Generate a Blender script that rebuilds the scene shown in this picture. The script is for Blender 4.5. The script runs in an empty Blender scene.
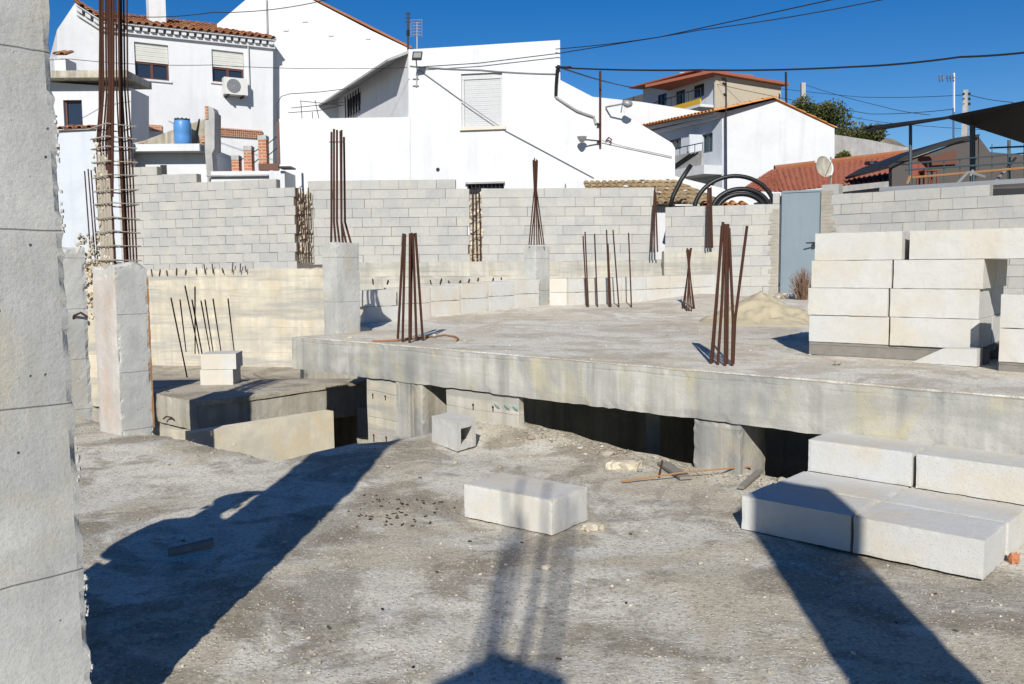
import bpy, bmesh, math, random
from mathutils import Vector, Matrix, noise, geometry
random.seed(11)
rnd = random.uniform
sc = bpy.context.scene
COL = sc.collection
V = Vector

# ------------------------------------------------------------------ camera
F, HZ, H, ROLL = 880.0, 266.0, 1.5, 0.008
TH = math.atan((342-HZ)/F)
def ray(px, py):
    x0 = (px-512)/F; y0 = (342-py)/F
    c, s = math.cos(ROLL), math.sin(ROLL)
    x = x0*c+y0*s; y = -x0*s+y0*c
    return V((x, math.cos(TH)+y*math.sin(TH), -math.sin(TH)+y*math.cos(TH)))
EYE = V((0, 0, H))
def at(px, py, Y):
    d = ray(px, py); return EYE+d*(Y/d.y)
def onz(px, py, z):
    d = ray(px, py); return EYE+d*((z-H)/d.z)
cam = bpy.data.cameras.new('camera'); co = bpy.data.objects.new('camera', cam); COL.objects.link(co)
cam.sensor_width = 36; cam.lens = F/1024*36; cam.clip_end = 2000; cam.clip_start = .05
co.location = EYE
X = V((1, 0, 0)); FW = V((0, math.cos(TH), -math.sin(TH))); UP = V((0, math.sin(TH), math.cos(TH)))
Xr = X*math.cos(ROLL)-UP*math.sin(ROLL)*-1*-1; Xr = X*math.cos(ROLL)-UP*math.sin(ROLL); Ur = X*math.sin(ROLL)+UP*math.cos(ROLL)
co.rotation_euler = Matrix((Xr, Ur, -FW)).transposed().to_euler()
sc.camera = co
# frame of the slab under construction: D runs along the beam, N away from the camera
O0 = V((1.29, 4.87, 0)); AN = math.radians(-42.4)
DD = V((math.cos(AN), math.sin(AN), 0)); NN = V((-DD.y, DD.x, 0)); ZZ = V((0, 0, 1))
def B(d, n, z=0): return O0+DD*d+NN*n+ZZ*z

# ------------------------------------------------------------------ light
SUN_EL = math.radians(31); SUN_AZ = math.radians(4.75)
w = bpy.data.worlds.new('World'); sc.world = w; w.use_nodes = True
nt = w.node_tree; nt.nodes.clear()
sk = nt.nodes.new('ShaderNodeTexSky'); sk.sky_type = 'NISHITA'; sk.sun_disc = False
sk.sun_elevation = SUN_EL; sk.sun_rotation = math.pi+SUN_AZ; sk.altitude = 1200; sk.air_density = 1.0; sk.dust_density = .25; sk.ozone_density = 2.5
hs = nt.nodes.new('ShaderNodeHueSaturation'); hs.inputs['Saturation'].default_value = 1.45; hs.inputs['Value'].default_value = 1.0; hs.inputs['Hue'].default_value = .510
bg = nt.nodes.new('ShaderNodeBackground'); bg.inputs[1].default_value = .088
ow = nt.nodes.new('ShaderNodeOutputWorld')
nt.links.new(sk.outputs[0], hs.inputs['Color']); nt.links.new(hs.outputs[0], bg.inputs[0]); nt.links.new(bg.outputs[0], ow.inputs[0])
sl = bpy.data.lights.new('sun', 'SUN'); sl.energy = 5.7; sl.angle = math.radians(.5); sl.color = (1, .965, .89)
so = bpy.data.objects.new('sun', sl); COL.objects.link(so)
sd = V((math.sin(SUN_AZ)*math.cos(SUN_EL), math.cos(SUN_AZ)*math.cos(SUN_EL), -math.sin(SUN_EL)))
so.rotation_euler = sd.to_track_quat('-Z', 'Y').to_euler(); so.location = (0, -10, 15)
sc.view_settings.view_transform = 'Standard'; sc.view_settings.look = 'None'; sc.view_settings.exposure = 0

# ------------------------------------------------------------------ materials
class NT:
    def __init__(s, name, rough=.9, spec=.2):
        s.m = bpy.data.materials.new(name); s.m.use_nodes = True; s.t = s.m.node_tree
        s.b = s.t.nodes['Principled BSDF']; s.b.inputs['Roughness'].default_value = rough
        s.b.inputs['Specular IOR Level'].default_value = spec
        g = s.n('ShaderNodeNewGeometry'); s.pos = g.outputs['Position']; s.nor = g.outputs['Normal']
        s.oi = s.n('ShaderNodeObjectInfo').outputs['Random']
    def n(s, t, **k):
        x = s.t.nodes.new(t)
        for a, b in k.items(): setattr(x, a, b)
        return x
    def l(s, a, b): s.t.links.new(a, b)
    def setin(s, inp, v):
        if hasattr(v, 'is_output') or isinstance(v, bpy.types.NodeSocket): s.l(v, inp)
        else: inp.default_value = v
    def scale(s, vec, sc3):
        m = s.n('ShaderNodeVectorMath', operation='MULTIPLY'); s.l(vec, m.inputs[0]); m.inputs[1].default_value = sc3; return m.outputs[0]
    def noise(s, scale=1, detail=6, rough=.6, vec=None, dist=0):
        x = s.n('ShaderNodeTexNoise'); x.inputs['Scale'].default_value = scale; x.inputs['Detail'].default_value = detail
        x.inputs['Roughness'].default_value = rough; x.inputs['Distortion'].default_value = dist
        s.l(vec or s.pos, x.inputs['Vector']); return x.outputs['Fac']
    def voro(s, scale, feature='F1', vec=None, out='Distance', rand=1):
        x = s.n('ShaderNodeTexVoronoi', feature=feature); x.inputs['Scale'].default_value = scale; x.inputs['Randomness'].default_value = rand
        s.l(vec or s.pos, x.inputs['Vector']); return x.outputs[out]
    def ramp(s, fac, *st):
        r = s.n('ShaderNodeValToRGB'); e = r.color_ramp.elements
        while len(e) < len(st): e.new(.5)
        for i, (p, c) in enumerate(st):
            e[i].position = p; e[i].color = (c, c, c, 1) if isinstance(c, (int, float)) else (*c, 1)
        s.l(fac, r.inputs[0]); return r.outputs[0]
    def mix(s, f, a, b, mode='MIX'):
        x = s.n('ShaderNodeMix', data_type='RGBA', blend_type=mode)
        s.setin(x.inputs[0], f)
        for i, v in ((6, a), (7, b)):
            if isinstance(v, bpy.types.NodeSocket): s.l(v, x.inputs[i])
            else: x.inputs[i].default_value = (*v, 1) if len(v) == 3 else v
        return x.outputs[2]
    def math(s, op, a, b=0.0, c=None):
        x = s.n('ShaderNodeMath', operation=op); s.setin(x.inputs[0], a); s.setin(x.inputs[1], b)
        if c is not None: s.setin(x.inputs[2], c)
        return x.outputs[0]
    def sep(s, v):
        x = s.n('ShaderNodeSeparateXYZ'); s.l(v, x.inputs[0]); return x.outputs
    def comb(s, *v):
        x = s.n('ShaderNodeCombineXYZ')
        for i, a in enumerate(v): s.setin(x.inputs[i], a)
        return x.outputs[0]
    def bump(s, h, strength=.3, dist=.01, prev=None):
        x = s.n('ShaderNodeBump'); x.inputs['Strength'].default_value = strength; x.inputs['Distance'].default_value = dist
        s.l(h, x.inputs['Height'])
        if prev: s.l(prev, x.inputs['Normal'])
        s.l(x.outputs[0], s.b.inputs['Normal']); return x.outputs[0]
    def color(s, c):
        if isinstance(c, bpy.types.NodeSocket): s.l(c, s.b.inputs['Base Color'])
        else: s.b.inputs['Base Color'].default_value = (*c, 1)
        return s.m

def concrete(name, base, dark, stain=(.42, .30, .15), stain_amt=.3, streak=.4, pits=.5, boards=0, seam=0, grain=.12, board_amt=1.0):
    t = NT(name)
    big = t.noise(1.3, 7, .62, dist=.4); mid = t.noise(6, 6, .65); fine = t.noise(90, 4, .7)
    c = t.mix(t.ramp(big, (.40, 0), (.58, 1)), dark, base)
    c = t.mix(t.math('MULTIPLY', t.ramp(mid, (.4, 0), (.75, 1)), .45), c, [x*.62 for x in base])
    if streak:
        sv = t.scale(t.pos, (5.5, 5.5, .35)); st = t.noise(1, 5, .6, vec=sv)
        c = t.mix(t.math('MULTIPLY', t.ramp(st, (.47, 0), (.66, 1)), streak), c, [x*.5 for x in dark])
        st2 = t.noise(1.7, 4, .6, vec=sv)
        c = t.mix(t.math('MULTIPLY', t.ramp(st2, (.52, 0), (.7, 1)), streak*.7), c, [min(1, x*1.35) for x in base])
    if stain_amt:
        s1 = t.noise(1.9, 5, .55, vec=t.scale(t.pos, (1.5, 1.5, .9)), dist=.8)
        c = t.mix(t.math('MULTIPLY', t.ramp(s1, (.5, 0), (.66, 1)), stain_amt), c, stain)
    hgt = t.math('MULTIPLY', fine, .35); hgt = t.math('ADD', hgt, mid)
    if boards:
        z = t.sep(t.pos)[2]; wob = t.math('MULTIPLY', t.noise(1.2, 4, .6), .08)
        zz = t.math('DIVIDE', t.math('ADD', z, wob), boards)
        fr = t.math('FRACT', zz); fl = t.math('FLOOR', zz)
        wn = t.n('ShaderNodeTexWhiteNoise', noise_dimensions='1D'); t.l(fl, wn.inputs['W'])
        c = t.mix(t.math('MULTIPLY', wn.outputs[0], min(.3, .22*board_amt)), c, [x*.62 for x in dark])
        gv = t.noise(1, 4, .6, vec=t.scale(t.pos, (1.6, 1.6, 26)))
        c = t.mix(t.math('MULTIPLY', t.ramp(gv, (.45, 0), (.7, 1)), .22), c, dark)
        g2 = t.noise(1, 7, .65, vec=t.scale(t.pos, (.4, .4, 4.2)), dist=.3)
        c = t.mix(t.math('MULTIPLY', t.ramp(g2, (.49, 0), (.6, 1)), min(.8, .6*board_amt)), c, [dark[0]*.66, dark[0]*.65, dark[0]*.61])
        ln = t.ramp(t.math('ABSOLUTE', t.math('SUBTRACT', fr, .5)), (.475, 0), (.495, 1))
        ln = t.math('MULTIPLY', t.math('MULTIPLY', ln, board_amt), t.ramp(t.noise(1.5, 4, .6), (.4, 0), (.6, 1)))
        c = t.mix(t.math('MULTIPLY', ln, .3), c, [x*.45 for x in dark])
        hgt = t.math('SUBTRACT', hgt, t.math('MULTIPLY', ln, .9))
    if seam:
        z = t.sep(t.pos)[2]; fr = t.math('FRACT', t.math('DIVIDE', t.math('ADD', z, .205), seam))
        ln = t.ramp(t.math('ABSOLUTE', t.math('SUBTRACT', t.math('ADD', fr, t.math('MULTIPLY', t.noise(7, 4, .6), .02)), .51)), (.0, 1), (.008, 0))
        c = t.mix(t.math('MULTIPLY', ln, .5), c, (.1, .095, .085)); hgt = t.math('SUBTRACT', hgt, ln)
    if pits:
        v = t.voro(24); p = t.ramp(v, (.07, 1), (.12, 0)); mk = t.ramp(t.noise(9, 3, .5), (.56, 0), (.6, 1))
        p = t.math('MULTIPLY', p, mk)
        c = t.mix(t.math('MULTIPLY', p, pits), c, (.045, .04, .035)); hgt = t.math('SUBTRACT', hgt, p)
    c = t.mix(t.math('MULTIPLY', t.ramp(fine, (.35, 1), (.5, 0)), grain*2), c, [x*.4 for x in base])
    t.bump(hgt, .5, .012)
    return t.color(c)

M = {}
M['col'] = concrete('column_concrete', (.52, .515, .485), (.40, .40, .38), stain=(.50, .40, .24), stain_amt=.3, streak=.15, pits=.95, seam=.52)
M['colw'] = concrete('column_concrete_rosy', (.57, .525, .48), (.47, .44, .40), stain=(.5, .33, .22), stain_amt=.35, streak=.2, pits=.6)
M['beam'] = concrete('beam_concrete', (.51, .495, .44), (.32, .318, .30), stain=(.50, .44, .27), stain_amt=.6, streak=.5, pits=.35, boards=.36, board_amt=.45)
M['colstain'] = concrete('streaky_column_concrete', (.46, .44, .39), (.27, .265, .25), stain=(.50, .42, .28), stain_amt=.35, streak=.85, pits=.5)
M['ledge'] = concrete('ledge_concrete', (.46, .43, .36), (.32, .30, .25), stain=(.36, .33, .24), stain_amt=.25, streak=.5, pits=.3)
M['retain'] = concrete('retaining_concrete', (.60, .545, .43), (.46, .43, .36), stain=(.60, .48, .31), stain_amt=.4, streak=.3, pits=.3, boards=.27, board_amt=1.2)
M['palewall'] = concrete('pale_pit_concrete', (.72, .655, .51), (.58, .55, .47), stain=(.66, .53, .33), stain_amt=.45, streak=.1, pits=.3)
M['retain2'] = concrete('upstand_concrete', (.52, .49, .42), (.40, .385, .34), stain=(.45, .40, .26), stain_amt=.4, streak=.4, pits=.3, boards=.24)
M['block'] = None

def block_mat():
    t = NT('aerated_block', .95, .1)
    big = t.noise(2.2, 5, .6); fine = t.noise(120, 3, .7); med = t.noise(14, 6, .65)
    c = t.mix(t.oi, (.52, .52, .505), (.56, .55, .515))
    c = t.mix(t.math('MULTIPLY', t.ramp(big, (.45, 0), (.62, 1)), .55), c, (.54, .46, .33))
    c = t.mix(t.math('MULTIPLY', t.ramp(med, (.42, 0), (.7, 1)), .32), c, (.43, .42, .39))
    z = t.sep(t.nor)[2]
    c = t.mix(t.math('MULTIPLY', t.ramp(t.noise(5, 6, .7), (.42, 0), (.62, 1)), .35), c, (.50, .48, .44))
    pv = t.ramp(t.voro(70), (.10, 1), (.2, 0)); c = t.mix(t.math('MULTIPLY', pv, .35), c, (.3, .28, .25))
    t.bump(t.math('ADD', t.math('SUBTRACT', t.math('MULTIPLY', fine, .5), pv), t.math('MULTIPLY', med, 1.4)), .45, .006)
    return t.color(c)
M['block'] = block_mat()

def wallblock_mat():
    t = NT('wall_block', .95, .1)
    a = t.n('ShaderNodeAttribute', attribute_name='tint'); r = t.sep(a.outputs['Vector'])[0]
    c = t.ramp(r, (0, (.345, .345, .335)), (.5, (.375, .373, .36)), (1, (.405, .40, .38)))
    c = t.mix(t.math('MULTIPLY', t.ramp(t.noise(2.5, 6, .65), (.42, 0), (.66, 1)), .4), c, (.52, .48, .40))
    c = t.mix(t.math('MULTIPLY', t.ramp(t.noise(18, 5, .7), (.45, 0), (.7, 1)), .3), c, (.28, .275, .265))
    t.bump(t.noise(60, 5, .7), .5, .008)
    return t.color(c)
M['wallblock'] = wallblock_mat()
M['mortar'] = concrete('mortar', (.38, .355, .30), (.30, .28, .24), stain_amt=.2, streak=0, pits=.2)
M['rubble'] = concrete('crumbly_mortar', (.60, .54, .42), (.42, .37, .28), stain_amt=.5, streak=0, pits=.9)

def ground_mat(name, light, dust, dark, speck):
    t = NT(name, .97, .08)
    p = t.pos
    a = t.noise(.55, 9, .62, dist=.7); b = t.noise(1.7, 8, .66, dist=.4); c3 = t.noise(5.5, 7, .7); gr = t.noise(46, 5, .75); vf = t.noise(170, 3, .8)
    c = t.mix(t.ramp(a, (.45, 0), (.52, 1)), dust, light)
    c = t.mix(t.math('MULTIPLY', t.ramp(b, (.51, 0), (.59, 1)), .8), c, dark)
    c = t.mix(t.math('MULTIPLY', t.ramp(t.noise(.8, 8, .68, dist=1.2), (.52, 0), (.57, 1)), .6), c, [x*.8 for x in dark])
    c = t.mix(t.math('MULTIPLY', t.ramp(c3, (.5, 0), (.68, 1)), .5), c, [x*.6 for x in dust])
    c = t.mix(t.math('MULTIPLY', t.ramp(t.noise(2.6, 8, .7, dist=.8), (.57, 0), (.66, 1)), .5), c, [min(.7, x*1.25) for x in light])
    c = t.mix(t.math('MULTIPLY', t.ramp(gr, (.38, 1), (.48, 0)), .62), c, [x*.6 for x in dark])
    c = t.mix(t.math('MULTIPLY', t.ramp(gr, (.56, 0), (.7, 1)), .6), c, speck)
    c = t.mix(t.math('MULTIPLY', t.ramp(vf, (.40, 1), (.5, 0)), .35), c, [x*.5 for x in dark])
    vv = t.voro(55, out='Color'); vd = t.voro(55)
    st = t.math('MULTIPLY', t.ramp(t.sep(vv)[0], (.72, 0), (.76, 1)), t.ramp(vd, (.25, 1), (.4, 0)))
    c = t.mix(t.math('MULTIPLY', st, .6), c, speck)
    h = t.math('ADD', t.math('MULTIPLY', gr, 1.0), t.math('MULTIPLY', vf, .4)); h = t.math('ADD', h, t.math('MULTIPLY', st, .5))
    h = t.math('ADD', h, t.math('MULTIPLY', c3, 1.2))
    t.bump(h, .7, .012)
    return t.color(c)
M['ground'] = ground_mat('dusty_slab', (.68, .64, .55), (.55, .49, .38), (.31, .265, .20), (.74, .70, .60))
M['slabtop'] = ground_mat('slab_top', (.74, .70, .61), (.66, .59, .47), (.53, .46, .36), (.78, .74, .65))
M['soil'] = ground_mat('soil_top', (.52, .46, .37), (.42, .37, .29), (.30, .26, .20), (.6, .55, .46))
M['earth'] = ground_mat('earth', (.30, .26, .2), (.24, .2, .15), (.15, .12, .09), (.4, .36, .3))
def sandm():
    t = NT('sand', .98, .05); c = t.mix(t.noise(4, 6, .6), (.52, .45, .31), (.42, .36, .25)); t.bump(t.noise(40, 6, .75), .7, .02); return t.color(c)
M['sand'] = sandm()

def white(name, base=(.62, .625, .635), dirt=.34, rough_scale=3.0, bs=.35):
    t = NT(name, .85, .15)
    c = t.mix(t.math('MULTIPLY', t.ramp(t.noise(.9, 6, .6, dist=.5), (.45, 0), (.7, 1)), dirt), base, [x*.78 for x in base])
    st = t.noise(1, 5, .6, vec=t.scale(t.pos, (3, 3, .25)))
    c = t.mix(t.math('MULTIPLY', t.ramp(st, (.52, 0), (.72, 1)), dirt), c, [x*.7 for x in base])
    c = t.mix(t.math('MULTIPLY', t.ramp(t.noise(7, 3, .5), (.62, 0), (.66, 1)), dirt*.6), c, (.55, .52, .48))
    pt = t.ramp(t.noise(.45, 3, .4, dist=1.5), (.56, 0), (.575, 1)); c = t.mix(t.math('MULTIPLY', pt, dirt*.35), c, [x*.86 for x in base])
    t.bump(t.noise(rough_scale, 7, .55), bs, .035)
    return t.color(c)
M['white'] = white('whitewash')
M['white2'] = white('lime_white', (.585, .59, .60), .4)
M['cream'] = white('cream_paint', (.62, .56, .46), .2)
M['bluewhite_and_shade'] = white('bluish_white_and_shade', (.52, .55, .59), .4)  # bluish garden wall colour; also holds the blue shade of two house sides
M['mossy'] = concrete('mossy_render', (.55, .51, .43), (.28, .25, .19), stain=(.34, .28, .17), stain_amt=.6, streak=.5, pits=.2)
M['greyrender'] = concrete('grey_render', (.42, .41, .40), (.32, .31, .30), stain_amt=.1, streak=.2, pits=0)

def plain(name, c, rough=.6, spec=.3, metal=0, var=.25, sc_=6, bump=0):
    t = NT(name, rough, spec); t.b.inputs['Metallic'].default_value = metal
    k = t.mix(t.math('MULTIPLY', t.noise(sc_, 5, .6), var*1.4), c, [x*.5 for x in c])
    if bump: t.bump(t.noise(sc_*6, 4, .6), bump, .004)
    return t.color(k)
def rust():
    t = NT('rusty_steel', .85, .2)
    c = t.mix(t.noise(30, 5, .7), (.032, .015, .011), (.085, .034, .020)); c = t.mix(t.math('MULTIPLY', t.ramp(t.noise(11, 4, .6), (.55, 0), (.7, 1)), .6), c, (.045, .022, .016))
    zz = t.math('MULTIPLY', t.sep(t.pos)[2], 420); t.bump(t.math('SINE', zz), .35, .002)
    return t.color(c)
M['rust'] = rust()
M['rustlight'] = plain('rust_orange', (.36, .19, .09), .9)
M['dustybar'] = plain('mortar_coated_steel', (.42, .37, .30), .9, var=.5, sc_=40)
M['brown'] = plain('brown_wood', (.12, .045, .025), .5, .4)
M['glass'] = plain('window_glass', (.02, .03, .05), .12, .6, var=.1)
M['shutter'] = plain('roller_shutter', (.60, .59, .55), .6)
M['shutterw'] = plain('white_shutter', (.53, .535, .54), .6)
M['black'] = plain('black_plastic', (.012, .012, .013), .45, .4)
M['dark'] = plain('dark_metal', (.02, .02, .021), .6, .3)
M['greym'] = plain('grey_metal', (.30, .31, .32), .5, .4, .3)
M['ironpaint'] = plain('blue_grey_iron', (.06, .09, .105), .5, .4)
M['gate'] = None
def gatem():
    t = NT('gate_steel', .55, .35)
    c = t.mix(t.noise(3, 6, .6), (.16, .205, .235), (.20, .245, .275)); s1 = t.noise(1, 5, .6, vec=t.scale(t.pos, (14, 14, .8)))
    c = t.mix(t.math('MULTIPLY', t.ramp(s1, (.55, 0), (.7, 1)), .4), c, (.13, .17, .19)); t.bump(t.noise(5, 3, .5), .2, .01); return t.color(c)
M['gate'] = gatem()
M['barrel'] = plain('blue_plastic', (.09, .26, .56), .4, .4, var=.3)
M['acwhite'] = plain('appliance_white', (.62, .61, .58), .5, .3, var=.15)
M['yellow'] = plain('yellow_panel', (.62, .38, .03), .6)
M['paving'] = plain('wood_old', (.27, .25, .22), .9, .1, var=.6, sc_=20)
M['brickp'] = None
def brickm(name, a, b, m_, s=1.0):
    t = NT(name, .9, .1)
    br = t.n('ShaderNodeTexBrick'); p = t.sep(t.pos); v = t.comb(t.math('ADD', p[0], p[1]), p[2], 0.0)
    t.l(v, br.inputs['Vector']); br.inputs['Scale'].default_value = s
    br.inputs['Color1'].default_value = (*a, 1); br.inputs['Color2'].default_value = (*b, 1); br.inputs['Mortar'].default_value = (*m_, 1)
    br.inputs['Brick Width'].default_value = .25; br.inputs['Row Height'].default_value = .075; br.inputs['Mortar Size'].default_value = .012
    c = t.mix(t.math('MULTIPLY', t.noise(5, 5, .6), .4), br.outputs[0], [x*.5 for x in a]); t.bump(br.outputs['Fac'], -.3, .01)
    return t.color(c)
M['brick'] = brickm('red_brick', (.42, .15, .075), (.50, .20, .10), (.45, .40, .33))
M['tanbrick'] = brickm('tan_brick', (.56, .47, .35), (.60, .51, .38), (.52, .46, .36))
def tilem(name, a, b, c_, lich):
    t = NT(name, .9, .1); at_ = t.n('ShaderNodeAttribute', attribute_name='tint'); r = t.sep(at_.outputs['Vector'])[0]
    c = t.ramp(r, (0, a), (.5, b), (1, c_))
    c = t.mix(t.math('MULTIPLY', t.ramp(t.noise(3.5, 6, .65), (.4, 0), (.62, 1)), lich), c, (.26, .22, .15))
    c = t.mix(t.math('MULTIPLY', t.noise(25, 4, .7), .4), c, [x*.4 for x in b]); t.bump(t.noise(30, 4, .6), .3, .01); return t.color(c)
M['tile'] = tilem('barrel_tile', (.26, .09, .04), (.40, .15, .07), (.46, .25, .13), .35)
M['tile2'] = tilem('red_tile', (.36, .12, .075), (.42, .15, .095), (.45, .18, .12), .08)
M['tileo'] = tilem('orange_tile', (.55, .22, .07), (.60, .25, .09), (.62, .32, .14), .1)
M['tilel'] = tilem('lichen_tile', (.38, .25, .13), (.36, .26, .15), (.44, .34, .20), .5)
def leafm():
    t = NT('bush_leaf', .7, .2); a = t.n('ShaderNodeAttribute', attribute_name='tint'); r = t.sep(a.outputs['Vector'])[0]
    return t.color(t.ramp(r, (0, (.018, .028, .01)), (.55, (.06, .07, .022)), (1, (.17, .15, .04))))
M['leaf'] = leafm(); M['darkwall'] = plain('shaded_dark_wall', (.09, .08, .075), .9)  # dark wall colour stands in for the shade under the canopy
M['twig'] = plain('dry_twig', (.20, .12, .08), .9)
def stonem(name, a, b):
    t = NT(name, .95, .1); at_ = t.n('ShaderNodeAttribute', attribute_name='tint'); r = t.sep(at_.outputs['Vector'])[0]
    return t.color(t.mix(r, a, b))
M['stone'] = stonem('gravel_stone', (.28, .24, .19), (.56, .51, .43))
M['char'] = stonem('charred_bits', (.012, .011, .010), (.10, .08, .06))
M['skin'] = plain('skin', (.45, .27, .19), .6); M['cloth1'] = plain('dark_jacket', (.04, .05, .08), .9); M['cloth2'] = plain('denim', (.05, .08, .16), .9); M['cap'] = plain('grey_cap', (.1, .1, .11), .9)

# ------------------------------------------------------------------ mesh helpers
class MB:
    def __init__(s): s.v = []; s.f = []; s.t = []
    def add(s, vs, fs, tint=None):
        b = len(s.v); s.v += [V(p) for p in vs]; tt = rnd(0, 1) if tint is None else tint
        for f in fs: s.f.append([b+i for i in f]); s.t.append(tt)
        return s
    def box(s, o, u, v, w_, tint=None):
        o, u, v, w_ = V(o), V(u), V(v), V(w_)
        if u.cross(v).dot(w_) < 0: u, v = v, u
        p = [o, o+u, o+u+v, o+v, o+w_, o+u+w_, o+u+v+w_, o+v+w_]
        return s.add(p, [(3, 2, 1, 0), (4, 5, 6, 7), (0, 1, 5, 4), (1, 2, 6, 5), (2, 3, 7, 6), (3, 0, 4, 7)], tint)
    def bar(s, a, b, wx, wz, tint=None):      # rectangular bar from a to b
        a, b = V(a), V(b); d = (b-a).normalized(); sx = d.cross(ZZ)
        if sx.length < .01: sx = V((1, 0, 0))
        sx.normalize(); sz = sx.cross(d)
        return s.box(a-sx*wx/2-sz*wz/2, sx*wx, sz*wz, b-a, tint)
    def tube(s, pts, r, seg=6, tint=None, cap=True):
        pts = [V(p) for p in pts]; n = len(pts); rr = r if isinstance(r, (list, tuple)) else [r]*n
        b = len(s.v); tt = rnd(0, 1) if tint is None else tint; ref = None
        for i, p in enumerate(pts):
            d = (pts[min(i+1, n-1)]-pts[max(i-1, 0)]).normalized()
            if ref is None: ref = d.cross(V((.31, .2, .93)) if abs(d.z) < .9 else V((1, .1, 0))).normalized()
            u = (ref-d*ref.dot(d)).normalized(); ref = u; q = d.cross(u)
            for k in range(seg):
                a = 2*math.pi*k/seg; s.v.append(p+(u*math.cos(a)+q*math.sin(a))*rr[i])
        for i in range(n-1):
            for k in range(seg):
                k2 = (k+1) % seg; s.f.append([b+i*seg+k, b+i*seg+k2, b+(i+1)*seg+k2, b+(i+1)*seg+k]); s.t.append(tt)
        if cap:
            s.f.append([b+k for k in range(seg)][::-1]); s.t.append(tt); s.f.append([b+(n-1)*seg+k for k in range(seg)]); s.t.append(tt)
        return s
    def prism(s, poly, vec, tint=None):
        n = len(poly); vec = V(vec); p = [V(q) for q in poly]
        tris = geometry.tessellate_polygon([p])
        nrm = V((0, 0, 0))
        for i in range(n): nrm += p[i].cross(p[(i+1) % n])
        flip = nrm.dot(vec) > 0
        fs = []
        for t in tris:
            a = (p[t[1]]-p[t[0]]).cross(p[t[2]]-p[t[0]])
            t = list(t) if a.dot(vec) < 0 else list(t)[::-1]
            fs.append(t); fs.append([i+n for i in t][::-1])
        for i in range(n):
            j = (i+1) % n; f = [i, j, j+n, i+n]; fs.append(f if flip else f[::-1])
        return s.add(p+[q+vec for q in p], fs, tint)
    def rock(s, c, r, flat=.7, tint=None):
        c = V(c); vs = []
        if r > .011:
            g = 1.618; base = [(-1, g, 0), (1, g, 0), (-1, -g, 0), (1, -g, 0), (0, -1, g), (0, 1, g), (0, -1, -g), (0, 1, -g), (g, 0, -1), (g, 0, 1), (-g, 0, -1), (-g, 0, 1)]
            sx, sy = rnd(.7, 1.25), rnd(.7, 1.25); q = Matrix.Rotation(rnd(0, 6.28), 3, 'Z')
            for p in base:
                p = V(p).normalized()*r*rnd(.55, 1.0); p = q @ V((p.x*sx, p.y*sy, p.z)); vs.append(c+V((p.x, p.y, p.z*flat)))
            return s.add(vs, [(0, 11, 5), (0, 5, 1), (0, 1, 7), (0, 7, 10), (0, 10, 11), (1, 5, 9), (5, 11, 4), (11, 10, 2), (10, 7, 6), (7, 1, 8), (3, 9, 4), (3, 4, 2), (3, 2, 6), (3, 6, 8), (3, 8, 9), (4, 9, 5), (2, 4, 11), (6, 2, 10), (8, 6, 7), (9, 8, 1)], tint)
        for i in range(8):
            vs.append(c+V(((1 if i & 1 else -1)*rnd(.35, .8)*r, (1 if i & 2 else -1)*rnd(.35, .8)*r, (1 if i & 4 else -1)*rnd(.3, .7)*r*flat)))
        return s.add(vs, [(0, 2, 3, 1), (4, 5, 7, 6), (0, 1, 5, 4), (1, 3, 7, 5), (3, 2, 6, 7), (2, 0, 4, 6)], tint)
    def build(s, name, mat, parent=None, smooth=False):
        off = parent['_w'] if parent is not None and '_w' in parent else (0, 0, 0)
        off = V(off); me = bpy.data.meshes.new(name); me.from_pydata([v-off for v in s.v], [], s.f)
        a = me.attributes.new('tint', 'FLOAT_VECTOR', 'FACE')
        for i, t in enumerate(s.t): a.data[i].vector = (t, t, t)
        if smooth:
            for p in me.polygons: p.use_smooth = True
        me.materials.append(M[mat] if isinstance(mat, str) else mat); me.validate(); me.update()
        o = bpy.data.objects.new(name, me); COL.objects.link(o)
        if parent is not None: o.parent = parent
        o['_w'] = off
        return o
def tag(o, label, cat, group=None):
    o['label'] = label; o['category'] = cat; o['kind'] = 'thing'
    if group: o['group'] = group
    return o
def thing(name, loc, label, cat, group=None):
    o = bpy.data.objects.new(name, None); COL.objects.link(o); o.location = V(loc); o['_w'] = V(loc); o.empty_display_size = .2
    return tag(o, label, cat, group)
def struct(o): o['kind'] = 'structure'; return o
def sub_build(mb, name, mat, par, smooth=False): return mb.build(name, mat, par, smooth)   # par may itself be a part (same offset)

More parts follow.
